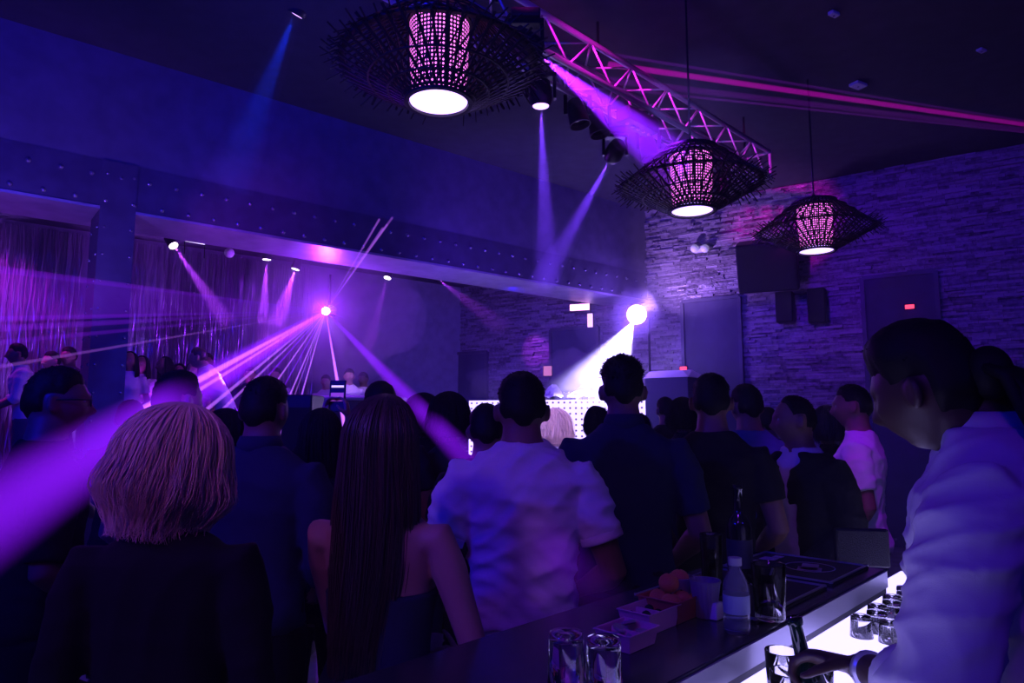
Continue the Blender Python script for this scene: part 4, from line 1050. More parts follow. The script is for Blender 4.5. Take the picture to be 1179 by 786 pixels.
    def place_head(s, p): return s.headc() + s.hr @ Vector(p)
    def headc(s): return s.bend(HC) + s.ho
    def build_body(s, label, group, eyes):
        mb = MB(); s.torso(mb)
        for g in (-1, 1):
            s.arm(mb, g); s.hand(mb, g); s.leg(mb, g)
            mb.tube([(g * .10, -.055, .04), (g * .103, .0, .045), (g * .108, .08, .035), (g * .112, .16, .022)], [(.03, .034), (.035, .036), (.026, .042), (.016, .038)], 14, up=(0, 0, 1), rnd=True)
        mb.v = [tuple(s.bend(v)) for v in mb.v]
        # neck up to the head, then the head itself
        nb = s.bend(Vector((0, -.008, 1.47))); hc = s.headc(); nk = .048 if s.female else .057
        mb.tube([nb, nb.lerp(hc, .45), hc + s.hr @ Vector((0, -.028, -.035))], [nk * 1.15, nk, nk * .98], 18)
        dd, fs = sphere_dirs(*((72, 54) if s.near else (44, 32)))
        mb.add([s.place_head(head_shape(d)) for d in dd], fs)
        for g in (-1, 1):
            q = Matrix.Rotation(g * .55, 3, 'Z') @ Matrix.Rotation(.12, 3, 'X')
            o0 = len(mb.v); mb.ball((0, 0, 0), 1, 14, 10, (.011, .019, .032))
            for i in range(o0, len(mb.v)):
                v = Vector(mb.v[i]); v.x -= g * .006 * math.exp(-(v.y / .008) ** 2 - ((v.z - .004) / .014) ** 2) * (1 if v.x * g > 0 else 0); mb.v[i] = tuple(s.place_head(q @ v + Vector((g * .083, -.012, -.004))))
        mb.v = [tuple(Vector(v) * s.k) for v in mb.v]
        me = remesh(mb, s.vox, 3); me.materials.append(M[s.skin])
        o = bpy.data.objects.new('person', me); COL.objects.link(o); o.location = s.loc; o.rotation_euler = (0, 0, s.yaw)
        s.o = tag(o, label, 'person', group)
        if eyes:
            mb = MB()
            for g in (-1, 1): mb.ball((g * .031, .0715, .008), .0100, 10, 8)
            mb.v = [tuple(s.place_head(v) * s.k) for v in mb.v]; mb.build('eyes', M['eye'], s.o, smooth=True)
    def child(s, name, mb, m, vox=None, amp=0., seed=1, smooth=2, bend=True, label=None):
        s.fix(mb, bend); me = remesh(mb, vox or (.009 if s.near else .013), smooth, folds(seed, amp) if amp else None); me.materials.append(M[m])
        o = bpy.data.objects.new(name, me); COL.objects.link(o); o.parent = s.o
        if label: o['label'] = label
        return o
    def tee(s, m, hem=.90, sleeve=.62, seed=1, amp=.012, off=.013, name='t_shirt', top=1.522, collar=False, flare=0.):
        mb = MB(); s.torso(mb, off, hem, top)
        if flare: mb.v = [(x * (1 + flare * sm(1.15, hem, z)), y * (1 + flare * sm(1.15, hem, z)), z) if False else (x * (1 + flare * (1 - sm(hem, 1.2, z))), y * (1 + flare * (1 - sm(hem, 1.2, z))), z) for x, y, z in mb.v]
        for g in (-1, 1): s.arm(mb, g, off + .004, 0, sleeve)
        return s.child(name, mb, m, amp=amp, seed=seed)
    def hem_band(s, m, z, off=.018, h=.02):
        mb = MB(); s.torso(mb, off, z, z + h); return s.child('hem', mb, m)
    def collar(s, m):
        c = s.bend(Vector((0, -.010, 1.530))); 
        mb = MB().lathe([(.066, -.03), (.074, -.025), (.078, .0), (.066, .028), (.060, .026), (.062, 0)], 32, closed=True)
        tilt = Matrix.Rotation(-s.lean * .8, 3, 'X'); mb.v = [tuple(c + tilt @ Vector((x, y * 1.02, z))) for x, y, z in mb.v]
        mb.v = [tuple(Vector(v) * s.k) for v in mb.v]; o = mb.build('collar', M[m], s.o, smooth=True); return o
    def trousers(s, m='cloth_black', seed=2):
        mb = MB(); s.torso(mb, .011, .82, 1.0)
        for g in (-1, 1): s.leg(mb, g, .014)
        return s.child('trousers', mb, m, amp=.006, seed=seed)
    def dress(s, m, z0=.55, z1=1.40, seed=3, straps=True):
        mb = MB(); s.torso(mb, .010, .84, z1); mb.tube([(0, 0, 1.0), (0, -.01, .86), (0, -.01, z0)], [(.11, .16), (.13, .19), (.14, .20)], 24, up=(0, 1, 0))
        return s.child('dress', mb, m, amp=.008, seed=seed)
    def shoes(s, m='leather'):
        for g in (-1, 1):
            mb = MB().tube([(g * .10, -.065, .045), (g * .103, .0, .05), (g * .108, .08, .040), (g * .112, .17, .028)], [(.04, .040), (.044, .042), (.032, .048), (.022, .042)], 16, up=(0, 0, 1), rnd=True)
            mb.box((g * .106, .05, .009), (.085, .25, .018)); s.child('shoe', mb, m, smooth=1, vox=.01)
    # hair ----------------------------------------------------------
    def short_hair(s, m='hair_black', vol=.014, top=.02, spikes=260, low=-.045, seed=1, fringe=.055, sp=1.):
        rr = random.Random(seed); dd, fs = sphere_dirs(64, 48); vs = []
        for d in dd:
            p = head_shape(d, 0, True)
            front = sm(-.15, .55, d.y); lim = low * (1 - front) + fringe * front
            if d.y < 0: lim -= .045 * (1 - sm(.1, .62, abs(d.x)))
            if abs(d.x) > .72 and d.y > -.42: lim = max(lim, .016)          # cut around the ear
            lim += .006 * noise.noise(Vector((d.x * 9, d.y * 9, seed)))
            a = sm(lim - .012, lim + .050, p.z)
            off = -.006 + a * (.006 + vol + (top - vol) * sm(.03, .10, p.z) + .004 * noise.noise(d * 6 + Vector((seed, 0, 0))))
            if d.z < -.2 and a > 0: off = min(off, -.006 + a * (.006 + vol * .8))
            vs.append(s.place_head(p + d * off) * s.k)
        mb = MB().add(vs, fs)
        if s.near:
            for i in range(spikes * 3):
                d = Vector((rr.gauss(0, 1), rr.gauss(-.2, 1), rr.gauss(.5, .9))).normalized(); p = head_shape(d, 0, True)
                front = sm(-.15, .55, d.y); lim = low * (1 - front) + fringe * front + .01
                if p.z < lim + .028 or (abs(d.x) > .66 and p.z < .05): continue
                o_ = vol * .7 + (top - vol) * sm(.03, .10, p.z); q = p + d * o_
                dr = (d * 1. + Vector((rr.uniform(-.7, .7), rr.uniform(-.5, .9), rr.uniform(-.5, .5)))).normalized()
                L = rr.uniform(.004, .011) * (1 if p.z > .04 else .4) * sp
                mb.tube([s.place_head(q) * s.k, s.place_head(q + dr * L * .6) * s.k, s.place_head(q + dr * L + Vector((0, 0, -.003))) * s.k], [.0018, .0013, .0004], 4)
        return mb.build('hair', M[m], s.o, smooth=True)
    def strands(s, m, env, n, L, seed, amin=-2.5, amax=2.5, rad=.0024, core=True, segs=14, wav=.006, name='hair', flip=0.):
        """env(t)->(radius_x, radius_y_back, z) for t 0..1 from crown to tip, angles measured from the back of the head"""
        rr = random.Random(seed); mb = MB(); hc = s.headc()
        def pt(a, t, k=1.):
            rx, ry, z = env(t); x = math.sin(a) * rx * k; y = -math.cos(a) * ry * k
            if y > 0: y *= .62
            return Vector((x, y - .008, z))
        if core:
            na, nt_ = 48, 22; vs = []
            for sgn, kk in ((0, .955), (1, .80)):
                for i in range(nt_ + 1):
                    t = i / nt_ * (.84 if wav > .01 else .93)
                    for j in range(na + 1):
                        a = amin + (amax - amin) * j / na; vs.append(s.place_head(pt(a, t, kk + .02 * noise.noise(Vector((a * 5, t * 1.5, seed))))) * s.k)
            q = (na + 1) * (nt_ + 1); fs = []
            w = na + 1
            for i in range(nt_):
                for j in range(na): f = (i * w + j, i * w + j + 1, (i + 1) * w + j + 1, (i + 1) * w + j); fs += [f[::-1], tuple(q + x for x in f)]
            for i in range(nt_): fs += [(i * w, (i + 1) * w, q + (i + 1) * w, q + i * w), ((i * w + na), q + i * w + na, q + (i + 1) * w + na, (i + 1) * w + na)]
            for j in range(na): fs += [(nt_ * w + j, nt_ * w + j + 1, q + nt_ * w + j + 1, q + nt_ * w + j)]
            mb.add(vs, fs)
        for i in range(n):
            a = rr.uniform(amin, amax); kk = .965 + abs(rr.gauss(0, .03 + wav * 3)); t1 = rr.uniform(.76 if wav > .01 else .84, 1.04); t0 = rr.uniform(0, .12); ph = rr.uniform(0, 6); da = rr.gauss(0, .12)
            clump = noise.noise(Vector((a * 4.5, seed, 0))); pts = []; 
            for j in range(segs + 1):
                t = t0 + (t1 - t0) * j / segs
                p = pt(a + da * t + .16 * clump * t + wav * 6 * math.sin(5 * t + ph) * t, min(1, t), kk + (.03 + wav * 6) * clump * t + flip * sm(.8, 1., t) * rr.uniform(0, 1))
                p += Vector((math.sin(ph + 9 * t), math.cos(ph + 7 * t), 0)) * wav * t
                if t > 1: p.z -= (t - 1) * L
                pts.append(s.place_head(p) * s.k)
            mb.tube(pts, [rad * (1 - .75 * j / segs) for j in range(segs + 1)], 3, caps=False)
        return mb.build(name, M[m], s.o, smooth=True)
    def long_hair(s, m, L=.5, n=500, seed=1, w=1.):
        def env(t):
            if t < .30:
                u = t / .30 * PI / 2; return (.094 * math.sin(u) * w, .112 * math.sin(u), .128 * math.cos(u) )
            u = (t - .30) / .70; z = -L * u
            rx = .094 + .016 * sm(0, .35, u) - .034 * sm(.5, 1, u); ry = .112 + .004 * u
            return (rx * w, ry, z)
        return s.strands(m, env, n, L, seed, -2.15, 2.15, wav=.003, segs=16)
    def bob(s, m, L=.17, n=900, seed=1, w=1.):
        def env(t):
            if t < .42:
                u = t / .42 * PI / 2; return (.118 * math.sin(u) * w, .122 * math.sin(u), .140 * math.cos(u) - .0)
            u = (t - .42) / .58; z = -L * u
            rx = (.118 + .018 * math.sin(u * PI * .8)) * (1 - .46 * sm(.35, 1, u)); ry = .122 * (1 - .40 * sm(.3, 1, u))
            return (rx * w, ry, z)
        return s.strands(m, env, n, L, seed, -2.2, 2.2, rad=.0021, wav=.017, segs=14, flip=.30)

def at(px, Y, z=0.):
    r = ray(px, 430); return Vector((r.x * Y / r.y, Y, z))
def ht(px, py, Y, z=0.): return P(px, py, Y).z - z
FACE = lambda dx, dy: math.atan2(-dx, dy)
def who(px, py, Y, yaw, label, z=0., **k):
    p = at(px, Y, z); H = ht(px, py, Y, z) * k.pop('hs', 1.)
    return Person(p, yaw, H, label, **k)
relax = lambda g, s=.186: dict(e=(g * (s + .06), -.04, 1.13), w=(g * (s - .02), .17, 1.00))

# man in the white t-shirt
p = who(601, 424, 2.2, .03, 'man seen from behind in a white t-shirt and white trousers', skin='skin_mid', near=True, wide=1.04, tw=1.0, headoff=(0, 0, -.022),
        armL=dict(e=(-.285, -.05, 1.12), w=(-.20, .16, 1.02)), armR=dict(e=(.285, -.03, 1.12), w=(.20, .18, 1.02)), lean=.03, head=(.05, -.06, 0))
p.tee('tee_white', hem=.965, sleeve=.66, seed=4, amp=.030, flare=.04); p.trousers('pants_white'); p.shoes()
p.short_hair('hair_black', vol=.012, top=.024, low=-.035, seed=3)
for g in (-1, 1):
    S, E, Wr = p.armpts(g); c = S.lerp(E, .62); d = (E - S).normalized(); mb = MB().tube([c - d * .014, c + d * .014], [.070, .070], 20)
    p.child('sleeve_cuff', mb, 'tee_white', vox=.006, smooth=1)
# tall man in navy
p = who(717, 416, 2.7, -.04, 'tall man seen from behind in a dark navy shirt, right of the man in white', skin='skin_mid', near=True, wide=1.08,
        armL=relax(-1, .2), armR=dict(e=(.27, -.04, 1.12), w=(.20, .15, .98)))
p.tee('cloth_navy', hem=.90, sleeve=.75, seed=9, amp=.014); p.trousers('cloth_black'); p.shoes(); p.collar('cloth_navy')
p.short_hair('hair_black', vol=.011, top=.034, low=-.03, seed=5, spikes=420, sp=2.)
# woman with long hair
p = who(443, 458, 1.7, -.22, 'woman with very long dark straight hair and bare right shoulder', skin='skin_light', near=True, female=True, wide=1.06,
        armL=dict(e=(-.19, .14, 1.12), w=(-.06, .30, 1.05)), armR=dict(e=(.275, -.02, 1.10), w=(.14, .22, 1.03)), head=(-.45, -.05, 0))
p.dress('cloth_navy', z1=1.27); p.shoes(); p.long_hair('hair_brown', L=.56, n=900, seed=2, w=1.12)
# blonde woman
p = who(204, 474, 1.5, .1, 'woman with a tousled blonde bob in black at the lower left', skin='skin_light', near=True, female=True, wide=1.12,
        armL=relax(-1, .16), armR=relax(1, .16), head=(-.1, -.12, .12))
p.tee('cloth_black', hem=.85, sleeve=1.5, seed=12, amp=.012, name='top'); p.trousers(); p.shoes(); p.bob('hair_blonde', L=.18, n=1700, seed=4, w=1.02)
# man with glasses
p = who(60, 424, 2.3, -.75, 'man with glasses at the far left edge, head turned right', skin='skin_mid', near=True, wide=1.05, armL=relax(-1, .19), armR=relax(1, .19), head=(-.25, 0, 0), eyes=True)
p.tee('cloth_black', seed=15, sleeve=.9); p.trousers(); p.shoes(); p.short_hair('hair_black', vol=.010, top=.016, seed=6)
mb = MB()
for g in (-1, 1):
    n_ = 20; pts = [Vector((g * .034 + .024 * math.cos(2 * PI * k / n_), .098 - .10 * abs(g * .034 + .024 * math.cos(2 * PI * k / n_)) ** 1.5, .008 + .018 * math.sin(2 * PI * k / n_))) for k in range(n_ + 1)]
    mb.tube([p.place_head(v) * p.k for v in pts], .0022, 6)
    mb.tube([p.place_head(v) * p.k for v in ((g * .058, .094, .012), (g * .078, .05, .012), (g * .083, -.005, .010), (g * .082, -.02, -.01))], .0026, 6)
mb.tube([p.place_head(v) * p.k for v in ((-.010, .100, .012), (.010, .100, .012))], .002, 6)
mb.build('glasses', M['black'], p.o, smooth=True)
# dark haired man behind the blonde woman
p = who(203, 429, 2.75, -.3, 'dark haired man standing behind the blonde woman, crossed by the violet ray', skin='skin_light', near=True, armL=relax(-1), armR=relax(1), head=(-.2, 0, 0))
p.tee('cloth_black', seed=18); p.trousers(); p.shoes(); p.short_hair('hair_black', vol=.012, top=.02, seed=7)
# man in dark between blonde and long haired woman
p = who(304, 436, 2.4, -.08, 'man in a dark shirt seen from behind between the blonde woman and the raised phone', skin='skin_mid', near=True, wide=1.05, armL=relax(-1, .19), armR=relax(1, .19), head=(-.12, 0, 0))
p.tee('cloth_navy', seed=21, sleeve=1.5, name='shirt'); p.trousers(); p.shoes(); p.collar('cloth_navy'); p.short_hair('hair_black', vol=.010, top=.018, low=-.05, seed=8)
# woman filming with the phone
p = who(371, 472, 2.95, .0, 'dark haired woman holding a phone up above her head with both hands', skin='skin_light', near=True, female=True, vox=.006,
        armL=dict(e=(-.20, .22, 1.46), w=(-.062, .27, 1.715)), armR=dict(e=(.20, .22, 1.46), w=(.062, .27, 1.715)),
        handL=dict(dir=(.12, .05, 1), palm=(1, 0, 0), thumb=(0, -1, 0), curl=.75), handR=dict(dir=(-.12, .05, 1), palm=(-1, 0, 0), thumb=(0, -1, 0), curl=.75))
p.tee('cloth_black', seed=24, sleeve=1.6, name='top'); p.trousers(); p.shoes(); p.long_hair('hair_black', L=.36, n=380, seed=6)
hz = p.k
pc = p.loc + Vector((-.0, .27, 1.835 * hz))
ph = empty('smartphone', pc, label='phone held high, its screen showing a small bright picture of the lights', cat='phone')
rt = Matrix.Rotation(-.12, 3, 'X')
MB().box((0, 0, 0), (.076, .009, .150), rt).build('case', M['black'], ph, bevel=.003)
MB().box(rt @ Vector((0, -.0055, 0)), (.068, .001, .138), rt).build('display', M['black'], ph)
MB().box(rt @ Vector((0, -.0065, .045)), (.058, .001, .010), rt).build('bright_bar', M['screen'], ph)
mb = MB().box(rt @ Vector((0, -.0065, -.005)), (.060, .001, .040), rt); mb.build('picture', mat('phone_picture', (.02, .02, .02), .3, emis=(.35, .06, .7), estr=.7), ph)
mb = MB(); mb.lathe([(.001, 0), (.011, 0), (.011, .001), (.001, .001)], 16, q=Quaternion((1, 0, 0), PI / 2), c=(.006, -.0067, -.012)); mb.build('bright_spot', M['screen'], ph)

# bartender
bp_, by_ = Vector((.905, 1.33, 0)), FACE(-.76, .65)
bk = 1.80 / 1.76
def bl(w): return (Matrix.Rotation(-by_, 3, 'Z') @ (Vector(w) - bp_)) / bk
el = bl(P(1078, 800, 1.10)); wr = bl(P(990, 768, 1.32))
p = Person(bp_, by_, 1.80, 'bartender in a pale long-sleeved shirt with dark tied hair, working behind the bar', skin='skin_dark', near=True, vox=.006, wide=1.04, lean=0.,
           armL=dict(e=el, w=wr), armR=dict(e=(.26, -.06, 1.12), w=(.24, .14, .95)), head=(-.22, -.28, -.05), headoff=(-.028, .06, -.045),
           handL=dict(dir=Matrix.Rotation(-by_, 3, 'Z') @ Vector((-.75, .55, .05)), palm=Matrix.Rotation(-by_, 3, 'Z') @ Vector((-.2, -.3, -1)), thumb=(0, 0, 1), curl=1.05))
p.tee('shirt_grey', hem=.86, sleeve=1.30, seed=33, amp=.026, off=.020, name='shirt', top=1.53); p.trousers(); p.shoes(); p.collar('shirt_grey')
mb = MB(); S, E, Wr = p.armpts(-1); c = E.lerp(Wr, .30); d = (Wr - E).normalized(); mb.tube([c - d * .03, c - d * .01, c + d * .02], [.060, .066, .060], 20); p.child('rolled_cuff', mb, 'shirt_grey', vox=.006, amp=.006, seed=3)
p.short_hair('hair_black', vol=.018, top=.034, low=-.06, seed=9, fringe=.05, spikes=200)
mb = MB(); rr = random.Random(3)
mb.ball(p.place_head((0, -.115, .0)) * p.k, .046, 20, 14, (1, .85, 1.1))
for i in range(26):
    a = rr.uniform(-1, 1); q = [(a * .03, -.12, .01), (a * .05 + rr.uniform(-.02, .02), -.155, -.02), (a * .055 + rr.uniform(-.02, .02), -.17 + rr.uniform(-.02, .02), -.09), (a * .06 + rr.uniform(-.03, .03), -.165 + rr.uniform(-.03, .03), -.16 - rr.uniform(0, .05))]
    mb.tube([p.place_head(v) * p.k for v in q], [.012, .011, .009, .004], 8)
mb.build('ponytail', M['hair_black'], p.o, smooth=True)
wv = p.bend(Wr) ; mb = MB(); c = Wr - d * .035; mb.tube([c - d * .006, c + d * .006], [.034, .034], 20); mb.v = [tuple(Vector(v) * p.k) for v in mb.v]; mb.build('bracelet', M['alu'], p.o, smooth=True)
hand_w = p.loc + Matrix.Rotation(by_, 3, 'Z') @ (Wr * p.k)
hd_ = Vector((-.75, .55, .05)).normalized()
bc = hand_w + hd_ * .095 + Vector((0, 0, -.035))
t = empty('glass_bottle', bc, label='dark green bottle in the bartender\'s hand over the glowing shelf', cat='bottle')
mb = MB().lathe([(.001, -.17), (.030, -.17), (.034, -.16), (.034, -.02), (.028, .01), (.014, .035), (.0125, .09), (.015, .092), (.015, .105), (.001, .105)], 30, q=Quaternion((0, 1, 0), -.18)); mb.build('bottle_body', M['bottle_glass'], t, smooth=True)
mb = MB().lathe([(.0345, -.13), (.0349, -.13), (.0349, -.05), (.0345, -.05)], 30, q=Quaternion((0, 1, 0), -.18), closed=True); mb.build('paper_label', mat('pale_label', (.3, .35, .45), .5), t)

# the rest of the crowd on the floor
def crowd(px, py, Y, yaw, label, cl='cloth_black', skin='skin_mid', female=False, hair='short', hm='hair_black', sleeve=.6, seed=1, **k):
    p = who(px, py, Y, yaw, label, skin=skin, female=female, armL=k.pop('armL', relax(-1, .155 if female else .186)), armR=k.pop('armR', relax(1, .155 if female else .186)), **k)
    p.tee(cl, seed=seed, sleeve=sleeve, amp=.012, name='top' if female else 't_shirt'); p.trousers('denim' if seed % 3 == 0 else 'cloth_black', seed); p.shoes()
    if hair == 'short': p.short_hair(hm, seed=seed, vol=k.get('vol', .012), top=.02)
    elif hair == 'long': p.long_hair(hm, L=.32, n=260, seed=seed)
    elif hair == 'bob': p.bob(hm, L=.14, n=320, seed=seed, w=.88)
    return p
crowd(438, 441, 3.35, .1, 'dark haired person just behind the woman with very long hair', seed=31)
crowd(488, 456, 3.9, .1, 'dark haired person left of the pair behind the long haired woman', seed=32, female=True, hair='bob')
crowd(517, 455, 3.5, -.1, 'dark haired person beside the left shoulder of the man in white', seed=33, female=True, hair='bob')
crowd(560, 467, 2.95, .1, 'dark haired person hidden behind the left shoulder of the man in white', seed=34, wide=.95)
crowd(640, 473, 4.3, .3, 'woman whose blonde hair glows between the man in white and the tall man', seed=35, female=True, hair='bob', hm='hair_blonde', skin='skin_light', cl='tee_white')
crowd(686, 470, 5.2, .9, 'dark haired person turned left in front of the glowing booth', seed=36, female=True, hair='bob')
crowd(766, 458, 6.2, .1, 'distant dark head just right of the glowing booth panel', seed=37)
crowd(785, 460, 5.0, -.1, 'dark haired woman left of the man in the black t-shirt', seed=38, female=True, hair='bob')
p = crowd(818, 432, 2.95, -.28, 'man in a black t-shirt with dark hair and a bare neck', seed=39, near=True, wide=.98, skin='skin_mid')
crowd(860, 444, 3.7, .2, 'broad man in a dull blue shirt behind the man in the black t-shirt', seed=40, cl='cloth_blue', wide=1.12, near=True)
p = who(916, 456, 3.1, 1.95, 'man in profile facing left, dark jacket open over a pale t-shirt', skin='skin_mid', near=True, eyes=True, armL=relax(-1), armR=relax(1), head=(-.55, 0, 0))
p.tee('shirt_grey', seed=41, sleeve=.5, amp=.012); p.trousers(); p.shoes(); p.short_hair('hair_black', vol=.007, top=.010, seed=10, fringe=.075)
mb = MB(); p.torso(mb, .036, .88, 1.50)                       # jacket, open at the front
mb.v = [(x, min(y, .045 - abs(x) * .0) if abs(x) < .055 else y, z) for x, y, z in mb.v]
for g in (-1, 1): p.arm(mb, g, .032, 0, 1.85)
p.child('jacket', mb, 'cloth_black', amp=.012, seed=6)
crowd(950, 470, 4.4, .5, 'brown haired woman between the man in profile and the man in the white tee', seed=42, female=True, hair='bob', hm='hair_brown')
p = who(984, 444, 3.7, .95, 'man in profile in a white t-shirt facing left near the stone wall', skin='skin_mid', near=True, eyes=True, armL=dict(e=(-.22, -.06, 1.14), w=(-.19, .10, .93)), armR=relax(1), head=(.1, 0, 0))
p.tee('tee_white', seed=43, sleeve=.7, amp=.016); p.trousers('denim'); p.shoes(); p.short_hair('hair_black', vol=.008, top=.016, seed=12)
crowd(152, 462, 4.2, .2, 'dark haired person low in the crowd beside the riveted pillar', seed=44)
crowd(262, 474, 3.6, .3, 'dark haired person low in the crowd under the violet rays', seed=45, female=True, hair='bob')
crowd(585, 470, 6.3, 0., 'dark head of a dancer right in front of the booth panel, at its left part', seed=46)
crowd(734, 478, 5.6, 0.2, 'short dark haired dancer in front of the right end of the booth panel', seed=47, female=True, hair='bob')
crowd(882, 470, 5.2, -.2, 'dark haired dancer seen between the blue shirt and the man in profile', seed=48)
crowd(1110, 462, 4.6, .4, 'dark haired guest beyond the bartender, close to the stone wall', seed=49)
crowd(70, 480, 4.6, .5, 'dark haired guest behind the man with glasses', seed=50, female=True, hair='long')
# dark flat topped loudspeaker on the floor behind the phone
c = at(343, 4.6); zt = ht(343, 454, 4.6)
t = empty('loudspeaker', c, label='dark flat-topped loudspeaker column in the crowd left of the raised phone', cat='loudspeaker')
MB().box((0, .15, zt / 2), (.20, .3, zt)).build('cabinet', M['black'], t, bevel=.01); MB().box((0, -.006, zt * .6), (.18, .012, zt * .7)).build('grille', M['grille'], t)

# ------------------------------------------------------------------ guests on the platform
PZ_ = .68
def guest(px, py, Y, yaw, label, **k):
    k.setdefault('eyes', True); k.setdefault('cl', 'cloth_navy')
    return crowd(px, py, Y, yaw, label, z=PZ_, **k)
guest(31, 396, 7.5, PI - .9, 'man in a white shirt standing on the platform left of the pillar', cl='tee_white', seed=60, sleeve=1.2, hair='short', lean=.12, armR=dict(e=(.23, .08, 1.15), w=(.12, .30, 1.08)), armL=dict(e=(-.23, .08, 1.15), w=(-.12, .30, 1.02)))
guest(60, 405, 8.0, PI - .5, 'left one of two dark haired guests peering past the pillar', seed=61, skin='skin_light')
guest(79, 400, 8.3, PI - .2, 'right one of two dark haired guests peering past the pillar', seed=62)
guest(149, 405, 8.3, PI + .2, 'dark haired woman in a white top beside the right edge of the pillar', seed=63, female=True, hair='long', cl='tee_white')
guest(163, 410, 8.95, PI + .1, 'second dark haired woman on the platform right of the pillar', seed=64, female=True, hair='long', cl='shirt_grey')
guest(190, 411, 8.5, PI - .6, 'woman with long dark hair above the head of the dark haired man', seed=65, female=True, hair='long')
guest(206, 420, 9.15, PI + .4, 'short guest between two long haired women on the platform', seed=66, female=True, hair='bob')
guest(223, 416, 8.6, PI, 'woman facing the room just left of the leaning man in bright white', seed=67, female=True, hair='long', skin='skin_light')
guest(238, 407, 9.55, PI + .2, 'tall guest behind the leaning man in bright white', seed=68)
guest(262, 420, 8.2, PI / 2 + .2, 'man in a glaring white shirt leaning left under the laser', cl='tee_white', seed=69, sleeve=1.3, hair='short', hm='hair_brown', lean=.45, hs=1.18, skin='skin_light', armL=dict(e=(-.25, .22, 1.25), w=(-.15, .42, 1.22)), armR=dict(e=(.22, .15, 1.2), w=(.1, .36, 1.12)))
guest(288, 423, 9.4, PI + .3, 'guest with a pale face just right of the man in glaring white', seed=70, skin='skin_light')
guest(318, 424, 9.8, PI, 'guest under the laser rays behind the man in the dark shirt', seed=71, skin='skin_light', cl='shirt_grey')
guest(376, 432, 10.2, PI, 'guest in a pale top just right of the raised phone', seed=72, cl='shirt_grey', skin='skin_light')
guest(402, 425, 9.8, PI + .3, 'guest in a bright white shirt under the laser, left of the pair', seed=73, cl='tee_white', skin='skin_light')
guest(419, 429, 10.4, PI - .3, 'guest in a pale shirt at the right end of the platform row', seed=74, cl='shirt_grey')
# pale curved counter before them
c = at(408, 9.2); zc = ht(408, 457, 9.2)
t = empty('platform_counter', xy(c, 0), label='low counter with a pale rounded top in front of the platform guests', cat='counter')
MB().lathe([(.001, 0), (.62, 0), (.62, zc - .06), (.001, zc - .06)], 40).build('base', M['black'], t); MB().lathe([(.001, zc - .06), (.70, zc - .06), (.72, zc - .03), (.70, zc), (.001, zc)], 40).build('top', M['grey'], t, smooth=True)

# booth performer
dj = Person(spt(1.93, -.88, STZ), PI + .1, 1.78, 'performer in pale clothes leaning over the booth desk in the white light', skin='skin_light', eyes=True, lean=.35,
            armL=dict(e=(-.30, .12, 1.18), w=(-.24, .40, 1.22)), armR=dict(e=(.30, .12, 1.18), w=(.30, .40, 1.22)))
dj.tee('tee_white', seed=80, sleeve=1.0); dj.trousers(); dj.shoes(); dj.short_hair('hair_brown', seed=13)

# ------------------------------------------------------------------ haze in the room
mb = MB().box((0, 4.1, 2.42), (15, 15.6, 4.82)); o = mb.build('haze', vol_mat('room_haze', .0065, .2)); tag(o, 'thin haze filling the whole room', 'haze', kind='stuff')

# ------------------------------------------------------------------ spot lamps added as fill, without fixtures of their own
def fill_wash(loc, aim, deg, power, col, rad=.12, blend=.8):
    o = spot(loc, aim, deg, power, col, rad, blend); o.name = 'fill_light'; return o
PB = (.003, .006, 1.)
fill_wash((-4.5, -1.5, 4.5), (-1, 7, 3.5), 120, 560, PB)            # blue over ceiling, beam and crowd
fill_wash((3.0, -2.5, 4.3), (0, 4, 1.2), 110, 90, (.03, .012, 1.))
fill_wash((-2, .2, 2.9), (-3.0, 5.0, 4.85), 150, 420, (.002, .006, 1.))
fill_wash((-.9, -1.7, 4.4), (.1, 2.4, 1.2), 40, 95, (.28, .03, 1.))      # violet on the backs
fill_wash(T0 + TD * 2.6 + Vector((0, 0, -.6)), W0 + W * 4 + Vector((0, 0, -2)), 85, 130, (.16, .01, 1.))   # violet on the stone wall
fill_wash((4.2, 4.2, 4.4), W0 + W * 3.0 + Vector((0, 0, -3.0)), 100, 25, (.08, .01, 1.))
cu = lambda px, z, n_: xy(meet(CUR0 - N * n_, D, px)[0], z)
fill_wash(cu(70, 1.0, .9), cu(60, 3.0, 0), 70, 1000, (.30, .08, 1.))
fill_wash(cu(-30, 3.9, .8), cu(10, 1.8, 0), 80, 260, (.5, .02, .8))
fill_wash(cu(200, .9, .9), cu(220, 2.4, 0), 100, 180, (.34, .02, 1.))
fill_wash(cu(290, 3.9, 1.0), cu(300, 1.8, 0), 100, 30, (.35, .03, 1.))
fill_wash(xy(meet(B0 - N * 1.0, D, 240)[0], 2.6), xy(meet(B0 + N * .2, D, 275)[0], 3.4), 60, 60, (.36, .04, 1.))
fill_wash(xy(meet(B0 - N * 1.2, D, 560)[0], 2.2), xy(meet(B0 + N * .2, D, 600)[0], 3.4), 120, 210, (.13, .035, 1.))
fill_wash(xy(meet(B0 - N * 1.2, D, 20)[0], 2.3), xy(meet(B0 + N * .2, D, 45)[0], 3.4), 90, 80, (.22, .08, 1.))
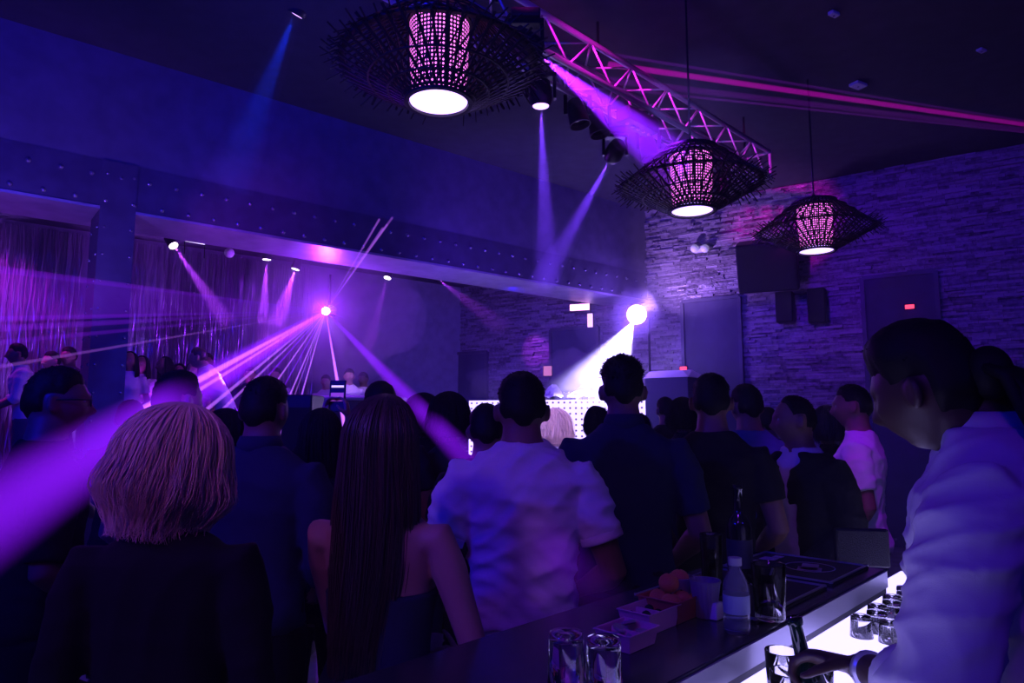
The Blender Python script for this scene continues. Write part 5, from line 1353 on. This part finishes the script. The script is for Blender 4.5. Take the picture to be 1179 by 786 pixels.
fill_wash(P(590, 330, 9.3), P(590, 400, 12.2), 110, 70, (.03, .006, 1.))
fill_wash((-1.6, 3.0, 4.3), P(505, 380, 10), 80, 200, (.006, .012, 1.))
fill_wash(T0 - TD * 1.6 - TN * .55 + Vector((0, 0, -.16)), T0 + TD * 1.4 + Vector((0, 0, -.16)), 13, 3200, (.7, .01, .6), .05)   # magenta on the truss chords
fill_wash(T0 + TD * .5 - TN * 1.2 + Vector((0, 0, -.9)), T0 + TD * 2.4 + Vector((0, 0, -.14)), 36, 160, (.25, .15, 1.), .05)
fill_wash((-1.6, -.6, 3.0), (-.72, 1.5, 1.5), 30, 60, (.42, .12, .8))  # unseen spot added to lift the blonde bob
fill_wash(LS + Vector((-.05, -.1, -.05)), at(262, 8.2, 2.1), 9, 260, (.6, .3, 1.), .02, .4)
fill_wash(LS + Vector((.05, .1, -.05)), at(404, 9.8, 2.1), 16, 90, (.5, .25, 1.), .02, .4)
fill_wash((.5, -.2, 4.6), at(640, 4.3, 1.52), 4.5, 2200, (.40, .28, 1.), .03, .5)  # unseen narrow spot added to brighten the distant blonde hair
fill_wash(BL + Vector((.02, -.25, 0)), on_wall(815, 280, 0), 95, 190, (.42, .22, .9), .05, 1.)
fill_wash((.9, 1.6, 4.5), at(958, 3.5, 1.36), 13, 300, (.36, .008, 1.), .04, .6)  # unseen spot added to turn the pale tees violet

w = bpy.data.worlds.new('night'); sc.world = w; w.use_nodes = True
w.node_tree.nodes['Background'].inputs[0].default_value = (.001, .001, .006, 1)

# ------------------------------------------------------------------ render settings
sc.view_settings.view_transform = 'Standard'; sc.view_settings.look = 'None'; sc.view_settings.gamma = 1.; sc.view_settings.exposure = 0.; sc.view_settings.use_curve_mapping = False
cy = sc.cycles
cy.use_denoising = True; cy.volume_bounces = 0; cy.transparent_max_bounces = 64; cy.max_bounces = 5; cy.diffuse_bounces = 2; cy.glossy_bounces = 3; cy.transmission_bounces = 5
cy.sample_clamp_indirect = 3.; cy.caustics_reflective = False; cy.caustics_refractive = False
